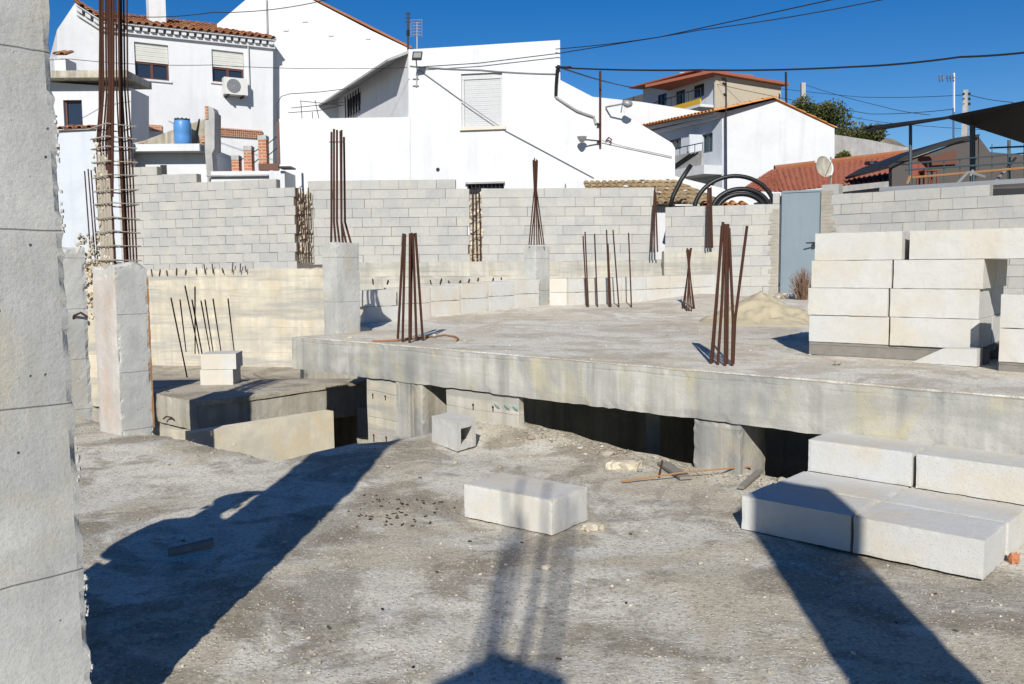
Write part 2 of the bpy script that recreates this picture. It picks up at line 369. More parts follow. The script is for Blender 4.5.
def fbm(p, sc_=1, oc=4): return noise.fractal(V(p)*sc_, 1.0, 2.0, oc)
def rough_box(mb, o, u, v, w_, step=.04, amp=.012, face=.002, seed=0, edgew=.03, tint=None, topn=0):
    """A cast or cut block: subdivided, with chipped, uneven edges."""
    o, u, v, w_ = V(o), V(u), V(v), V(w_)
    if u.cross(v).dot(w_) < 0: u, v = v, u
    L = [u.length, v.length, w_.length]; U = [u/L[0], v/L[1], w_/L[2]]
    nn = [max(1, min(220, int(l/step))) for l in L]
    key = {}; vs = []; fs = []
    def vert(i, j, k):
        q = (i, j, k)
        if q in key: return key[q]
        c = [i/nn[0]*L[0], j/nn[1]*L[1], k/nn[2]*L[2]]
        P = o+U[0]*c[0]+U[1]*c[1]+U[2]*c[2]
        dist = [(min(c[a], L[a]-c[a]), a) for a in range(3)]; dist.sort()
        e = dist[1][0]
        nz = noise.noise(P*9+V((seed, 0, 0))); n2 = noise.noise(P*31+V((seed, 7, 0)))
        k1 = max(0, 1-e/edgew)
        a_ = amp*k1*max(0, .25+nz*.9+n2*.6)
        for dd, ax in dist[:2]:
            if dd < edgew:
                sgn = 1 if c[ax] < L[ax]/2 else -1
                P = P+U[ax]*sgn*a_*(1-dd/edgew)
        P = P+U[dist[0][1]]*face*n2*(1 if c[dist[0][1]] < L[dist[0][1]]/2 else -1)
        if topn and k == nn[2]: P = P+ZZ*topn*noise.noise(P*6+V((seed, 3, 1)))
        key[q] = len(vs); vs.append(P); return key[q]
    for ax in range(3):
        b, c = (ax+1) % 3, (ax+2) % 3
        for side in (0, nn[ax]):
            for i in range(nn[b]):
                for j in range(nn[c]):
                    qs = []
                    for (di, dj) in ((0, 0), (1, 0), (1, 1), (0, 1)):
                        q = [0, 0, 0]; q[ax] = side; q[b] = i+di; q[c] = j+dj; qs.append(vert(*q))
                    fs.append(qs if side else qs[::-1])
    return mb.add(vs, fs, tint)

def pip(x, y, poly):
    r = False; n = len(poly); j = n-1
    for i in range(n):
        xi, yi = poly[i]; xj, yj = poly[j]
        if (yi > y) != (yj > y) and x < (xj-xi)*(y-yi)/(yj-yi)+xi: r = not r
        j = i
    return r
def resample(loop, step):
    out = []
    for i in range(len(loop)):
        a, b = V(loop[i]), V(loop[(i+1) % len(loop)]); n = max(1, int((b-a).length/step))
        for k in range(n): out.append(a.lerp(b, k/n))
    return out
def sheet(name, outer, mat, hfun, dens, skirt=0, jit=0, holes=(), skirt_mat=None):
    """Sheet over a 2-D polygon with real relief; dens(x,y)->spacing; skirt = thickness at the border."""
    loops = []
    for lp in [outer]+list(holes):
        r = resample([V((p[0], p[1])) for p in lp], .12 if skirt else 1.0)
        if jit: r = [p+V((noise.noise(V((p.x*5, p.y*5, 1))), noise.noise(V((p.x*5, p.y*5, 9)))))*jit for p in r]
        loops.append(r)
    pts = []; edges = []
    for r in loops:
        b = len(pts); pts += r; edges += [(b+i, b+(i+1) % len(r)) for i in range(len(r))]
    nb = len(pts)
    x0, x1 = min(p.x for p in loops[0]), max(p.x for p in loops[0]); y0, y1 = min(p.y for p in loops[0]), max(p.y for p in loops[0])
    O = [(p.x, p.y) for p in loops[0]]; HL = [[(p.x, p.y) for p in l] for l in loops[1:]]
    y = y0
    while y < y1:
        x = x0; srow = min(dens(xx, y) for xx in (x0, (x0+x1)/2, x1, 0))
        while x < x1:
            s_ = dens(x, y)
            if random.random() < (srow/s_)*1.0:
                q = V((x+rnd(-.4, .4)*s_, y+rnd(-.4, .4)*srow))
                if pip(q.x, q.y, O) and not any(pip(q.x, q.y, h) for h in HL): pts.append(q)
            x += s_
        y += srow
    r = geometry.delaunay_2d_cdt(pts, edges, [], 0, 1e-5)
    vs, fs = r[0], r[2]; mb = MB(); P3 = [V((p.x, p.y, hfun(p.x, p.y))) for p in vs]
    keep = []
    for f in fs:
        c = (vs[f[0]]+vs[f[1]]+vs[f[2]])/3
        if pip(c.x, c.y, O) and not any(pip(c.x, c.y, h) for h in HL):
            f = list(f)
            if (vs[f[1]]-vs[f[0]]).cross(vs[f[2]]-vs[f[0]]) < 0: f = f[::-1]
            keep.append(f)
    mb.add(P3, keep, .5)
    if skirt:
        for lp in loops:
            n = len(lp)
            for i in range(n):
                a, b = lp[i], lp[(i+1) % n]; A = V((a.x, a.y, hfun(a.x, a.y))); Bq = V((b.x, b.y, hfun(b.x, b.y)))
                mb.add([A, Bq, Bq-ZZ*skirt, A-ZZ*skirt], [(0, 1, 2, 3)], .5)
    o = mb.build(name, mat, smooth=True); return struct(o)

# ------------------------------------------------------------------ ground and slabs
def gh(x, y):
    z = .018*fbm((x, y, 0), .9, 5)+.006*fbm((x, y, 3), 5, 3)
    q = V((x, y, 0))-O0; d, n = q.dot(DD), q.dot(NN)
    k = max(0, min(1, (-d-.9)/1.6)); z += .11*k*k*(3-2*k)*math.exp(-((n-1.3)/.5)**2)*(1 if d > -3.3 else math.exp(-((d+3.3)/.25)**2))
    z += .05*math.exp(-((d+3.1)**2+(n+.2)**2)/.35)+.05*math.exp(-((d+4.2)**2/.9+(n+1.1)**2/.12))
    return z
hole = [B(-3.45, 1.55), B(-3.45, -.82), B(-5.3, -.85), B(-5.95, -.86), B(-7.0, -.86), B(-14, -.86)]
gout = [B(7, -9), B(9, 1.3)] + [B(8, 1.28), B(2, 1.28), B(-1, 1.26), B(-2.5, 1.26)] + hole + [B(-14, -9)]
def gd(x, y):
    if -3.8 < x < 4.2 and 2.4 < y < 8.6: return .055
    return .45
ground = sheet('ground', [(p.x, p.y) for p in gout], 'ground', gh, gd, skirt=.28, jit=.05)
def sh_(x, y):
    t = max(0, min(1, (y-11.5)/3)); t = t*t*(3-2*t); q = max(0, min(1, (y-13)/2.4))
    return .73+.006*fbm((x, y, 2), 1.2, 4)+.13*t+.12*q*math.exp(-((x-3.4)/.8)**2)+(.004*fbm((x, y, 5), 6, 3))
sout = [B(-6.12, 1.18), B(6, 1.19), B(9, 4), (13, 12), (13, 19.4), (-.2, 19.0), (-.6, 18.2), B(-8.1, 3.05), B(-7.1, 2.75), B(-6.12, 2.4)]
slab = sheet('upper_slab', [(V(p).x, V(p).y) for p in sout], 'slabtop', sh_, lambda x, y: .14 if y < 9.5 else .3, skirt=.2, jit=.012)
lh = lambda x, y: .012*fbm((x, y, 8), 1.5, 4) - .62*max(0, min(1, (y-11.8)/5))**1.0
lout = [B(-6.9, .40), B(-6.9, 4.2), (-1.2, 19.2), (-16, 19.8), B(-22, .40)]
ledge_top = sheet('soil_terrace', [(V(p).x, V(p).y) for p in lout], 'soil', lh, lambda x, y: .22, skirt=.05, jit=.01)

def pitfloor():
    def fh(x, y): return -2.7+.05*fbm((x, y, 1), .8, 3)
    return sheet('pit_floor', [(-30, -20), (40, -20), (40, 22), (-30, 22)], 'earth', fh, lambda x, y: 1.0)
pitfloor()
def hillh(x, y):
    z = .6+max(0, y-21)*.03+.3*fbm((x, y, 0), .06, 3)
    z += 6.6*math.exp(-((x-18)/7)**2)*max(0, min(1, (y-36)/9))
    if y > 60: z = max(z, .6+(y-21)*.03)
    return z
sheet('terrain', [(-400, 19.9), (400, 19.9), (600, 900), (-600, 900)], 'earth', hillh, lambda x, y: 1.2 if (y < 70 and -15 < x < 40) else 26)
sheet('far_ground', [(-700, -500), (700, -500), (700, -20.1), (-700, -20.1)], 'earth', lambda x, y: -.4, lambda x, y: 60)

# ------------------------------------------------------------------ cast structure
t = thing('concrete_beam', B(-6.1, 1.15, .37), 'long grey cast concrete edge beam with drip stains carrying the upper slab', 'beam')
mb = MB(); rough_box(mb, B(-6.15, 1.14, .37), DD*13, NN*.35, ZZ*.352, step=.06, amp=.010, seed=1, edgew=.02); mb.build('beam_body', 'beam', t)
mb = MB()
for (px, py) in ((336, 362), (371, 365), (412, 358)):
    p = B(-5.4+.25*(px-336)/30, 1.146, .55+rnd(-.08, .08)); mb.bar(p, p+V((rnd(-.01, .01), 0, -.07)), .012, .006)
mb.build('rust_tie', 'rustlight', t)
def column(name, d, n, z0, z1, ld, ln, label, mat='col', amp=.008, topn=.03, matl=None):
    c = B(d, n, z0); t = thing(name, c, label, 'column', 'concrete columns')
    mb = MB(); rough_box(mb, B(d, n, z0), DD*ld, NN*ln, ZZ*(z1-z0), step=.035, amp=amp, seed=d*3, topn=topn)
    o = mb.build('shaft', mat, t); return t
column('concrete_column', -4.37, 1.152, -2.7, .368, .40, .38, 'grey board-marked concrete column under the left part of the beam', 'colstain', topn=0)
column('concrete_column', -1.0, 1.152, -2.7, .368, .38, .40, 'short stained concrete column between the two dark openings under the beam', 'colstain', amp=.015, topn=0)
column('concrete_column', 3.2, 1.16, -.3, .368, .4, .38, 'concrete column under the right end of the beam behind the blocks', 'beam', topn=0)
column('concrete_column', -6.93, 2.62, -2.7, -.335, .22, .28, 'small concrete column below the dark end of the stair ledge', 'ledge', topn=0)

def wall_box(name, o, u, v, w_, mat, label, cat='wall', step=.25, amp=.012):
    mb = MB(); rough_box(mb, o, u, v, w_, step=step, amp=amp, seed=3); x = mb.build(name, mat); return tag(x, label, cat)
w1 = wall_box('basement_wall', B(-4.85, 1.17, -2.7), DD*.47, NN*.2, ZZ*3.06, 'retain', 'narrow pale basement wall panel with tie holes left of the beam column')
w2 = wall_box('basement_wall', B(-3.66, 1.17, -2.7), DD*.92, NN*.07, ZZ*3.06, 'retain2', 'pale basement wall with tie holes below the beam behind the hollow block')
w3 = wall_box('basement_wall', B(-6.42, -.02, -2.7), DD*.15, NN*1.80, ZZ*2.49, 'palewall', 'yellowish basement wall standing in front of the stair ledge', step=.3, amp=.003)
w4 = wall_box('basement_wall', B(-20, .43, -2.7), DD*13.0, NN*.2, ZZ*2.36, 'retain', 'yellowish basement wall below the left face of the stair ledge')
for w_, pts in ((w1, [(-4.75, .2), (-4.55, .2), (-4.75, -.22), (-4.55, -.22), (-4.72, -.62), (-4.52, -.62)]), (w2, [(-3.3, .24), (-3.05, .245), (-3.3, -.05), (-2.95, .0), (-2.8, .0)])):
    mb = MB()
    for d_, z_ in pts:
        p = B(d_, 1.168, z_); mb.tube([p-NN*.004, p-NN*.001], .012, 7); mb.bar(p-ZZ*.01, p-ZZ*rnd(.04, .07), .01, .004)
    mb.build('tie_hole', 'rust', w_)
mb = MB()
for d_ in (-2.9, -2.8, -3.02):
    p = B(d_, 1.165, .28); mb.tube([p-NN*.01, p-NN*.02-ZZ*.02+DD*.03, p-NN*.02-ZZ*.025+DD*.07, p-NN*.012], .0025, 5)
M['teal'] = plain('teal_plastic', (.02, .30, .22), .5); mb.build('tie_strap', 'teal', w2)
# dark basement partitions so that the openings look into a cellar
for i, (o, u, v, lab) in enumerate(((B(-8.6, 2.9, -2.7), DD*16, NN*.2, 'dark rear partition wall of the basement under the slab'), (B(-2.05, 2.1, -2.7), NN*.8, DD*.15, 'dark cross wall inside the basement opening'))):
    tag(MB().box(o, u, v, ZZ*2.9).build('basement_partition', 'ledge'), lab, 'wall')
tag(MB().box(B(-5.9, -.6, -2.7)-NN*.3, DD*20, NN*.2, ZZ*2.35).build('basement_partition', 'ledge'), 'basement wall below the near edge of the slab opening', 'wall')
t = thing('stair_ledge', B(-6.93, .5, -.34), 'dark stained concrete ledge beam around the stair opening', 'ledge')
mb = MB(); rough_box(mb, B(-22, .39, -.335), DD*15.07, NN*.3, ZZ*.33, step=.06, amp=.009, seed=5, edgew=.02); mb.build('side_beam', 'ledge', t)
mb = MB(); rough_box(mb, B(-7.2, .40, -.44), DD*.28, NN*3.2, ZZ*.44, step=.04, amp=.009, seed=6, edgew=.02); mb.build('edge_beam', 'ledge', t)
mb = MB(); p = B(-7.45, .385, -.27); mb.tube([p, p-NN*.03+ZZ*.04-DD*.02, p-NN*.05+ZZ*.045-DD*.1, p-NN*.06+ZZ*.01-DD*.16], .009, 6); mb.build('steel_hook', 'rust', t)

# foreground column (left edge of the picture); its shadow falls across the slab
def rebar(mb, p0, p1, r=.009, bend=0.0, seg=6):
    p0, p1 = V(p0), V(p1); m = (p0+p1)/2+V((rnd(-1, 1), rnd(-1, 1), 0))*bend
    mb.tube([p0, p0.lerp(m, .5), m, m.lerp(p1, .5), p1], r, seg)
FX = onz(93, 715, 0)
PE = at(93, 684, 2.66); PE = V((PE.x, PE.y, 0)); LN = V((-.012, 0, 0))
t = thing('concrete_column', PE-NN*.2-DD*.2, 'tall pale concrete column with crumbling right edge at the left of the photo', 'column', 'concrete columns')
mb = MB(); rough_box(mb, PE-NN*.44-ZZ*.02, -DD*.40, NN*.44, (ZZ+LN)*3.3, step=.022, amp=.014, seed=9, edgew=.022, face=.001); mb.build('shaft', 'col', t)
mb = MB()
for i in range(420):
    z = rnd(.0, 3.2); k = noise.noise(V((0, 0, z*5)))
    if k < .05: continue
    mb.rock(PE+(ZZ+LN)*z+DD*rnd(-.008, .003)+NN*rnd(-.004, .003), rnd(.002, .006)*(1+k), 1.5)
mb.build('mortar_crumbs', 'col', t)['kind'] = 'stuff'
for (bx_, by_, zt, lab) in ((-.50, -2.3, 3.25, 'concrete column with rebar standing behind the photographer'), (1.17, -.14, 3.30, 'plain concrete column standing right of the photographer')):
    c = V((bx_, by_, 0)); t = thing('concrete_column', c, lab, 'column', 'concrete columns')
    mb = MB(); rough_box(mb, c-DD*.175-NN*.175, DD*.35, NN*.35, ZZ*zt, step=.1, amp=.01, seed=2); mb.build('shaft', 'col', t)
    if bx_ < .0:
        for k in range(8):
            a = DD*(-.15+.30*((k*3) % 8)/7)+NN*rnd(-.14, .14); m2 = MB(); rebar(m2, c+a+ZZ*zt, c+a*1.25+ZZ*(zt+rnd(1.0, 1.5)), .010, .02); m2.build('rebar', 'rust', t)

# columns with starter bars
def starters(t, cx, top, n, h, spread0, spread1, r=.009, jit=.02, squeeze=None, axes=None):
    for k in range(n):
        a = k/n*2*math.pi+.4; u = V((math.cos(a), math.sin(a), 0)); mb = MB()
        p0 = cx+V((u.x*spread0, u.y*spread0, 0)); p0.z = top
        hh = h*rnd(.93, 1.03); p1 = cx+u*spread1; p1.z = top+hh
        if squeeze is None: mb.tube([p0, p0.lerp(p1, .5)+V((rnd(-jit, jit), rnd(-jit, jit), 0)), p1], r, 6)
        else:
            f, rr_ = squeeze; q = cx+u*rr_; q.z = top+hh*f; mb.tube([p0, p0.lerp(q, .6), q, p1], r, 6)
        mb.build('rebar', 'rust', t)
# C1
t = thing('concrete_column', B(-5.75, -.85, 0), 'broken-topped concrete column carrying a tall rusty rebar cage', 'column', 'concrete columns')
mb = MB(); rough_box(mb, B(-5.96, -1.08, -.3), DD*.47, NN*.29, ZZ*1.82, step=.025, amp=.014, seed=17, topn=.09, face=.001); mb.build('shaft', 'col', t)
c1 = B(-5.70, -.94, 1.5)
mb = MB(); rough_box(mb, B(-5.962, -1.084, -.05), DD*.467, NN*.012, ZZ*1.5, step=.05, amp=.01, seed=4); mb.build('rosy_face', 'colw', t)
hw = .125
barpos = []
for k in range(5): barpos += [(-hw+k*hw/2, -hw*.8), (-hw+k*hw/2, hw*.8)]
barpos += [(-hw, 0), (hw, 0), (-hw+.03, -hw*.75), (hw-.03, -hw*.75), (hw-.02, 0.03)]
for (a, b) in barpos:
    side = -1 if a < -.01 else (1 if a > .01 else 0)
    w2_ = lambda a, b: c1+DD*a*1.0+NN*b
    lo = w2_(a, b); lo.z = 1.38
    mid = w2_(a, b); mid.z = 2.62
    hi = w2_(a*.88+.05, b*.7); hi.z = 3.05+rnd(-.05, .05); top = w2_(a*.86+.16, b*.7); top.z = rnd(4.3, 4.7)
    mb = MB(); mb.tube([lo, mid, hi, top], rnd(.0065, .0095), 6); mb.build('rebar', 'rust', t)
    if b < 0.02 and random.random() < .75: mb = MB(); m_ = lo.lerp(mid, rnd(.7, 1)); n6 = 14; mb.tube([lo.lerp(m_, i/n6) for i in range(n6+1)], [rnd(.011, .021) for i in range(n6+1)], 6); mb.build('mortar_sleeve', 'dustybar', t)
for (a, zt) in ((-.12, 5.0), (.10, 5.0), (.125, 4.9), (.085, 4.8)):
    lo = c1+DD*a*1.1-NN*.1; lo.z = 2.0+rnd(0, .4); top = c1+DD*(a*.85+.17)-NN*.02; top.z = zt
    mb = MB(); mb.tube([lo, lo.lerp(top, .4)+V((rnd(-.01, .01), 0, 0)), top], .0125, 7); mb.build('rebar', 'rust', t)
z = 1.58
for k in range(11):
    e = .03; q = [c1+DD*sx*(hw*1.0+e)+NN*sy*(hw*.8+e) for sx, sy in ((-1, -1), (1, -1), (1, 1), (-1, 1), (-1, -1))]
    for p in q: p.z = z+rnd(-.012, .012)
    q[0] = q[0]-DD*.03; mb = MB(); mb.tube(q, .0065, 6); mb.build('stirrup', 'dustybar', t); z += .125 if k < 8 else .09
mb = MB()
for k in range(90):
    zz = rnd(1.5, 2.7); mb.rock(c1+DD*rnd(-.18, .1)-NN*(hw*.8+.01+rnd(-.01, .012))+ZZ*(zz-1.5), min(.02, .006*(1/random.random())**.5), 1.6)
mb.build('mortar_lumps', 'rubble', t)['kind'] = 'stuff'
mb = MB()
for k in range(4): zz = .0; mb.box(B(-5.505, -.7+.03*k, .4), NN*.028, DD*.006, ZZ*1.1)
# rust-stained arris on the right side
mb = MB(); rough_box(mb, B(-5.50, -.80, .05), NN*.02, DD*.012, ZZ*1.38, step=.05, amp=.004); mb.build('rusty_edge', 'rustlight', t)
# C2 (behind, left)
t = thing('concrete_column', B(-7.3, -.75, 0), 'slim concrete column with thin rusty rods behind the foreground column', 'column', 'concrete columns')
mb = MB(); rough_box(mb, B(-7.35, -1.0, -.3), DD*.3, NN*.3, ZZ*2.0, step=.04, amp=.015, seed=21, topn=.05); mb.build('shaft', 'col', t)
p = B(-7.07, -.85, .98); mb = MB(); mb.tube([p, p+V((.03, -.02, .05)), p+V((.1, -.02, .08)), p+V((.16, 0, .03))], .012, 6); mb.build('bent_bar', 'rust', t)
# crumbly stub with thin rods
sc0 = at(93, 285, 10.2); t = thing('broken_wall_stub', (sc0.x, sc0.y, 0), 'crumbling mortar stub with thin upright rods left of the rebar cage', 'wall stub')
mb = MB()
for k in range(300): mb.rock((sc0.x+rnd(-.13, .13), sc0.y+rnd(-.1, .1), 1.42+rnd(-.5, .48)), rnd(.010, .030), 1.2)
mb.build('crumbly_core', 'rubble', t)['kind'] = 'stuff'
mb = MB(); rough_box(mb, (sc0.x-.15, sc0.y, -.1), (.42, .05, 0), (0, .2, 0), (0, 0, 1.48), step=.06, amp=.03, topn=.06); mb.build('base', 'retain', t)
for px, yt in ((84.5, 171), (88, 169), (91, 170), (95, 167), (101, 168)):
    a = at(px, yt, 10.2); mb = MB(); mb.tube([(a.x+rnd(0, .02)+.03, 10.2, 1.35), (a.x, 10.2, a.z)], .008, 5); mb.build('rod', 'rust', t)
# C3
t = thing('concrete_column', B(-6.2, 2.1, .73), 'grey concrete column stub with six thick starter bars at the left slab corner', 'column', 'concrete columns')
mb = MB(); rough_box(mb, B(-6.36, 1.74, .6), DD*.28, NN*.33, ZZ*1.19, step=.035, amp=.007, seed=31, topn=.01); mb.build('shaft', 'col', t)
c3 = B(-6.22, 2.06, 1.79)
for pb, pt in (((331, 243), (331.5, 132)), ((336, 243), (334, 129)), ((340, 243), (337, 130)), ((343, 243), (341.5, 130)), ((347, 243), (340.5, 131)), ((352, 243), (344, 137))):
    Y_ = 10.45+rnd(-.1, .14); a = at(*pb, Y_); b = at(*pt, Y_); k_ = at(pt[0]+(1 if pb[0] > 345 else 0), 222, Y_); a.z = 1.74
    mb = MB(); mb.tube([a, a.lerp(k_, .9), k_, b], .013, 7); mb.build('rebar', 'rust', t)
a = at(329, 142, 10.4); b = at(345, 142, 10.4); mb = MB(); mb.tube([a, b], .006, 5); mb.build('stirrup', 'rust', t)
# C4
t = thing('concrete_column', (.40, 14.35, .85), 'concrete column stub with a pinched bundle of bars near the far block wall', 'column', 'concrete columns')
mb = MB(); rough_box(mb, V((.40, 14.2, .6))-DD*.26, DD*.26, NN*.34, ZZ*1.215, step=.05, amp=.007, seed=41, topn=.01); mb.build('shaft', 'col', t)
for xb, xt in ((529, 533), (531, 537), (534, 534.5), (537, 535.5), (539.5, 536.5), (542, 534), (544, 537.5)):
    Y_ = 14.3+rnd(-.08, .08); a = at(xb, 245, Y_); q = at(535.5+(xt-535.5)*.5, 190, Y_); b = at(xt, 158+rnd(0, 3), Y_); mb = MB(); mb.tube([a, a.lerp(q, .6), q, b], .0105, 6); mb.build('rebar', 'rust', t)

# rebar bundles standing on the upper slab
def bundle(name, label, group, specs, Y0, zb, r):
    base = V((0, 0, 0)); rows = []
    for (xb, yb, xt, yt, mid) in specs:
        p = onz(xb, yb, zb); q = at(xt, yt, Y0); rows.append((p, q, mid)); base += p
    base /= len(specs); t = thing(name, base, label, 'rebar', group)
    for p, q, mid in rows:
        p = p-ZZ*.03; pts = [p]
        if mid is not None: m = at(mid[0], mid[1], (p.y+q.y)/2); pts += [p.lerp(m, .6), m]
        pts.append(q); mb = MB(); mb.tube(pts, r, 7); mb.build('rod', 'rust', t)
    return t
G = 'rusty starter bars standing in the slab'
bundle('rebar_bundle', 'five rusty starter bars converging upward near the left corner of the upper slab', G,
       [(397.5, 341, 403.5, 233.5, None), (402.5, 342, 405, 234, None), (409.5, 343, 410, 233.5, None), (410.5, 340, 412, 233, None), (416.5, 341, 413, 233.5, None), (423, 340.5, 415.5, 233, None)], 9.0, .73, .0135)
bundle('rebar_bundle', 'tall clustered rusty bars on the edge beam with one leaning right', G,
       [(710.5, 364, 723, 222, None), (712, 363, 722, 226, None), (717.5, 365, 725, 224, (722, 300)), (725, 366, 727, 226, (725.5, 300)), (727, 364, 728, 224, None), (732, 366, 729, 228, (733, 320)), (733, 364, 747, 226, (735, 320))], 6.85, .73, .0115)
bundle('rebar_bundle', 'small hourglass bundle of thin rods in the middle of the upper slab', G,
       [(682, 310, 691.5, 248, None), (684, 310, 690, 249, None), (686.5, 311, 690.5, 248, None), (689, 311, 688.5, 250, None), (691.5, 311, 687, 248, None), (693.5, 310, 688, 249, None), (695, 310, 686.5, 250, None)], 13.4, .81, .010)
bundle('rebar_bundle', 'spaced row of six thin upright rods beside the far low block row', G,
       [(587, 307.5, 583, 236, None), (588.5, 307.5, 585, 232, None), (597.5, 307.5, 594.5, 234, None), (609.5, 307.5, 606.5, 230, None), (611, 307.5, 608, 244, None), (619, 307.5, 613, 230, None), (631.5, 307.5, 628.5, 233, (629.5, 256))], 14.0, .84, .0115)
bundle('rebar_bundle', 'loose cluster of splayed rods rising behind the two stacked blocks', G,
       [(187, 375, 171, 298, None), (186, 350, 180, 300, None), (199, 352, 185, 286, None), (195, 352, 195, 287, None), (205, 368, 192, 300, None), (210, 350, 201, 301, None), (213, 350, 205, 300, None), (221, 350, 213, 299, None), (234, 349, 228, 299, None)], 11.6, -.02, .010)
t = thing('cable_loop', onz(400, 341, .74), 'thin orange hose lying on the slab around the five bars', 'hose')
pts = [onz(x, y, .745) for x, y in ((372, 340.5), (385, 340.5), (397, 340), (412, 338.5), (430, 336.5), (445, 335), (455, 336.5), (458, 338.5), (456, 340))]
MB().tube(pts, .011, 6).build('hose_run', 'rustlight', t)

# ------------------------------------------------------------------ loose blocks
ORD = ['first', 'second', 'third', 'fourth', 'fifth', 'sixth', 'seventh', 'eighth', 'ninth', 'tenth', 'eleventh']
def lblock(p, ax, L, W, Hh, label, group, amp=.003, step=.02):
    """p: near-left bottom corner, ax: angle of the long side in degrees"""
    a = math.radians(ax); u = V((math.cos(a), math.sin(a), 0)); v = V((-u.y, u.x, 0))
    mb = MB(); rough_box(mb, (0, 0, 0), u*L, v*W, ZZ*Hh, step=min(step, .045), amp=amp, seed=p[0]*7+p[1]*3, edgew=.011, face=.0003)
    o = mb.build('concrete_block', 'block'); o.location = p; o.rotation_euler = (0, 0, rnd(-.006, .006))
    return tag(o, label, 'block', group)
A = -42.4; SG = 'blocks stacked as a step against the beam'
LB, WB, HB = .615, .39, .19
for r_, nn_, nm in ((0, 0.0, 'front'), (1, .40, 'middle'), (2, .80, 'back')):
    for k, sd_ in ((0, 'left'), (1, 'right')):
        off = .0 if r_ < 1 else .02*r_
        lblock(B(k*.63+off*.5, nn_, .008), A, LB, WB, HB, f'{sd_} block of the {nm} row in the bottom layer of the step stack' , SG)
lblock(B(.03, .80, .203), A, .625, WB, .20, 'upper left block of the step stack against the beam', SG)
lblock(B(.68, .79, .203), A, .625, WB, .20, 'upper right block of the step stack against the beam', SG)
lblock(B(1.33, .82, .008), A, .6, WB, .19, 'block at the far right end of the step stack', SG)
qa, qb, qc = onz(464.5, 516.7, 0), onz(552, 535.6, 0), onz(583.4, 522.8, 0)
lblock(qa, math.degrees(math.atan2(qb.y-qa.y, qb.x-qa.x)), (qb-qa).length, .37, .20, 'single pale block lying alone on the dusty slab in the foreground', 'single blocks on the lower slab', amp=.004)
# hollow block
t = tag(thing('hollow_block', B(-3.39, .70, 0), 'broken hollow concrete block with an open square core beside the beam column', 'block'), 'broken hollow concrete block with an open square core beside the beam column', 'block')
zb_ = .075; hb = onz(432, 436.5, zb_); k_ = onz(457, 445.5, zb_); u = k_-hb; v = onz(476, 440, zb_)-k_; hb.z -= .05; th_ = .05; vn = v.normalized(); lv = v.length
mb = MB()
rough_box(mb, hb, u, v, ZZ*th_, .04, .003); rough_box(mb, hb+ZZ*(.225-th_), u, v, ZZ*th_, .04, .003)
rough_box(mb, hb+ZZ*(th_-.004), u, vn*.055, ZZ*(.233-2*th_), .05, .003); rough_box(mb, hb+vn*(lv-.055)+ZZ*(th_-.004), u, vn*.055, ZZ*(.233-2*th_), .05, .003)
mb.build('block_shell', 'block', t)
MB().box(hb+vn*.053+u*.02+ZZ*.05, u*.3, vn*(lv-.106), ZZ*.125).build('block_web', 'block', t)
# two blocks on the ledge
lblock(onz(200.4, 385.5, 0), 4, .415, .42, .20, 'lower of the two blocks stacked on the stair ledge', 'two blocks stacked on the stair ledge')
lblock(onz(201.5, 385.5, 0)+ZZ*.203+V((.0, .01, 0)), 6, .44, .42, .20, 'upper of the two blocks stacked on the stair ledge', 'two blocks stacked on the stair ledge')
# pallet stacks
PG = 'pale blocks stacked on pallets on the upper slab'
PA = -38.0; PD = V((math.cos(math.radians(PA)), math.sin(math.radians(PA)), 0)); PN = V((-PD.y, PD.x, 0)); HP = .224; LEV = ['bottom', 'second', 'third', 'top']
for lev in range(4):
    for col in range(2):
        for row in range(2):
            sh = (0, -.01, .01, .10 if col else .03)[lev]
            p = V((2.51, 7.42, 0))+PD*(col*.655+sh)+PN*(row*.52+(.02 if lev == 3 else rnd(-.008, .008)))+ZZ*(.845+lev*(HP+.003))
            L_ = .64 if lev < 3 else (.69 if col == 0 else .95)
            if lev == 3 and col: p = p+PD*.02
            lblock(p, PA, L_, .5, HP, f"{'front' if row == 0 else 'rear'} {'right' if col else 'left'} block in the {LEV[lev]} layer of the big pallet stack", PG, step=.05)
for lev in range(3):
    lblock(B(.70, 2.42, .80+lev*.24)if lev < 2 else B(1.0, 3.0, .845+2*.24+.1), A, .66, .5, .235, f'block in the {("bottom","middle","upper")[lev]} layer of the partly hidden stack at the right edge', PG, step=.05)
def pallet(p, label, L=1.35, W=1.0, DD=DD, NN=NN):
    t = thing('wooden_pallet', p, label, 'pallet', 'wooden pallets')
    for k in range(5): MB().box(p+NN*(k*W/4.6)+ZZ*.085, DD*L, NN*.13, ZZ*.02).build('deck_board', 'paving', t)
    for k in range(3): MB().box(p+NN*(k*(W-.1)/2), DD*L, NN*.1, ZZ*.083).build('skid', 'paving', t)
pallet(V((2.52, 7.43, .735)), 'weathered wooden pallet below the big stack of blocks', DD=PD, NN=PN)
pallet(B(.70, 2.43, .735-.04), 'weathered wooden pallet below the partly hidden stack at the right edge', .8, .9)
mb = MB(); q = B(.06, 2.58, .735); mb.prism([q, q+DD*.46, q+DD*.46+ZZ*.13, q+DD*.22+ZZ*.12], NN*.14); tag(mb.build('broken_block', 'block'), 'broken wedge of block lying against the pallet front', 'block')
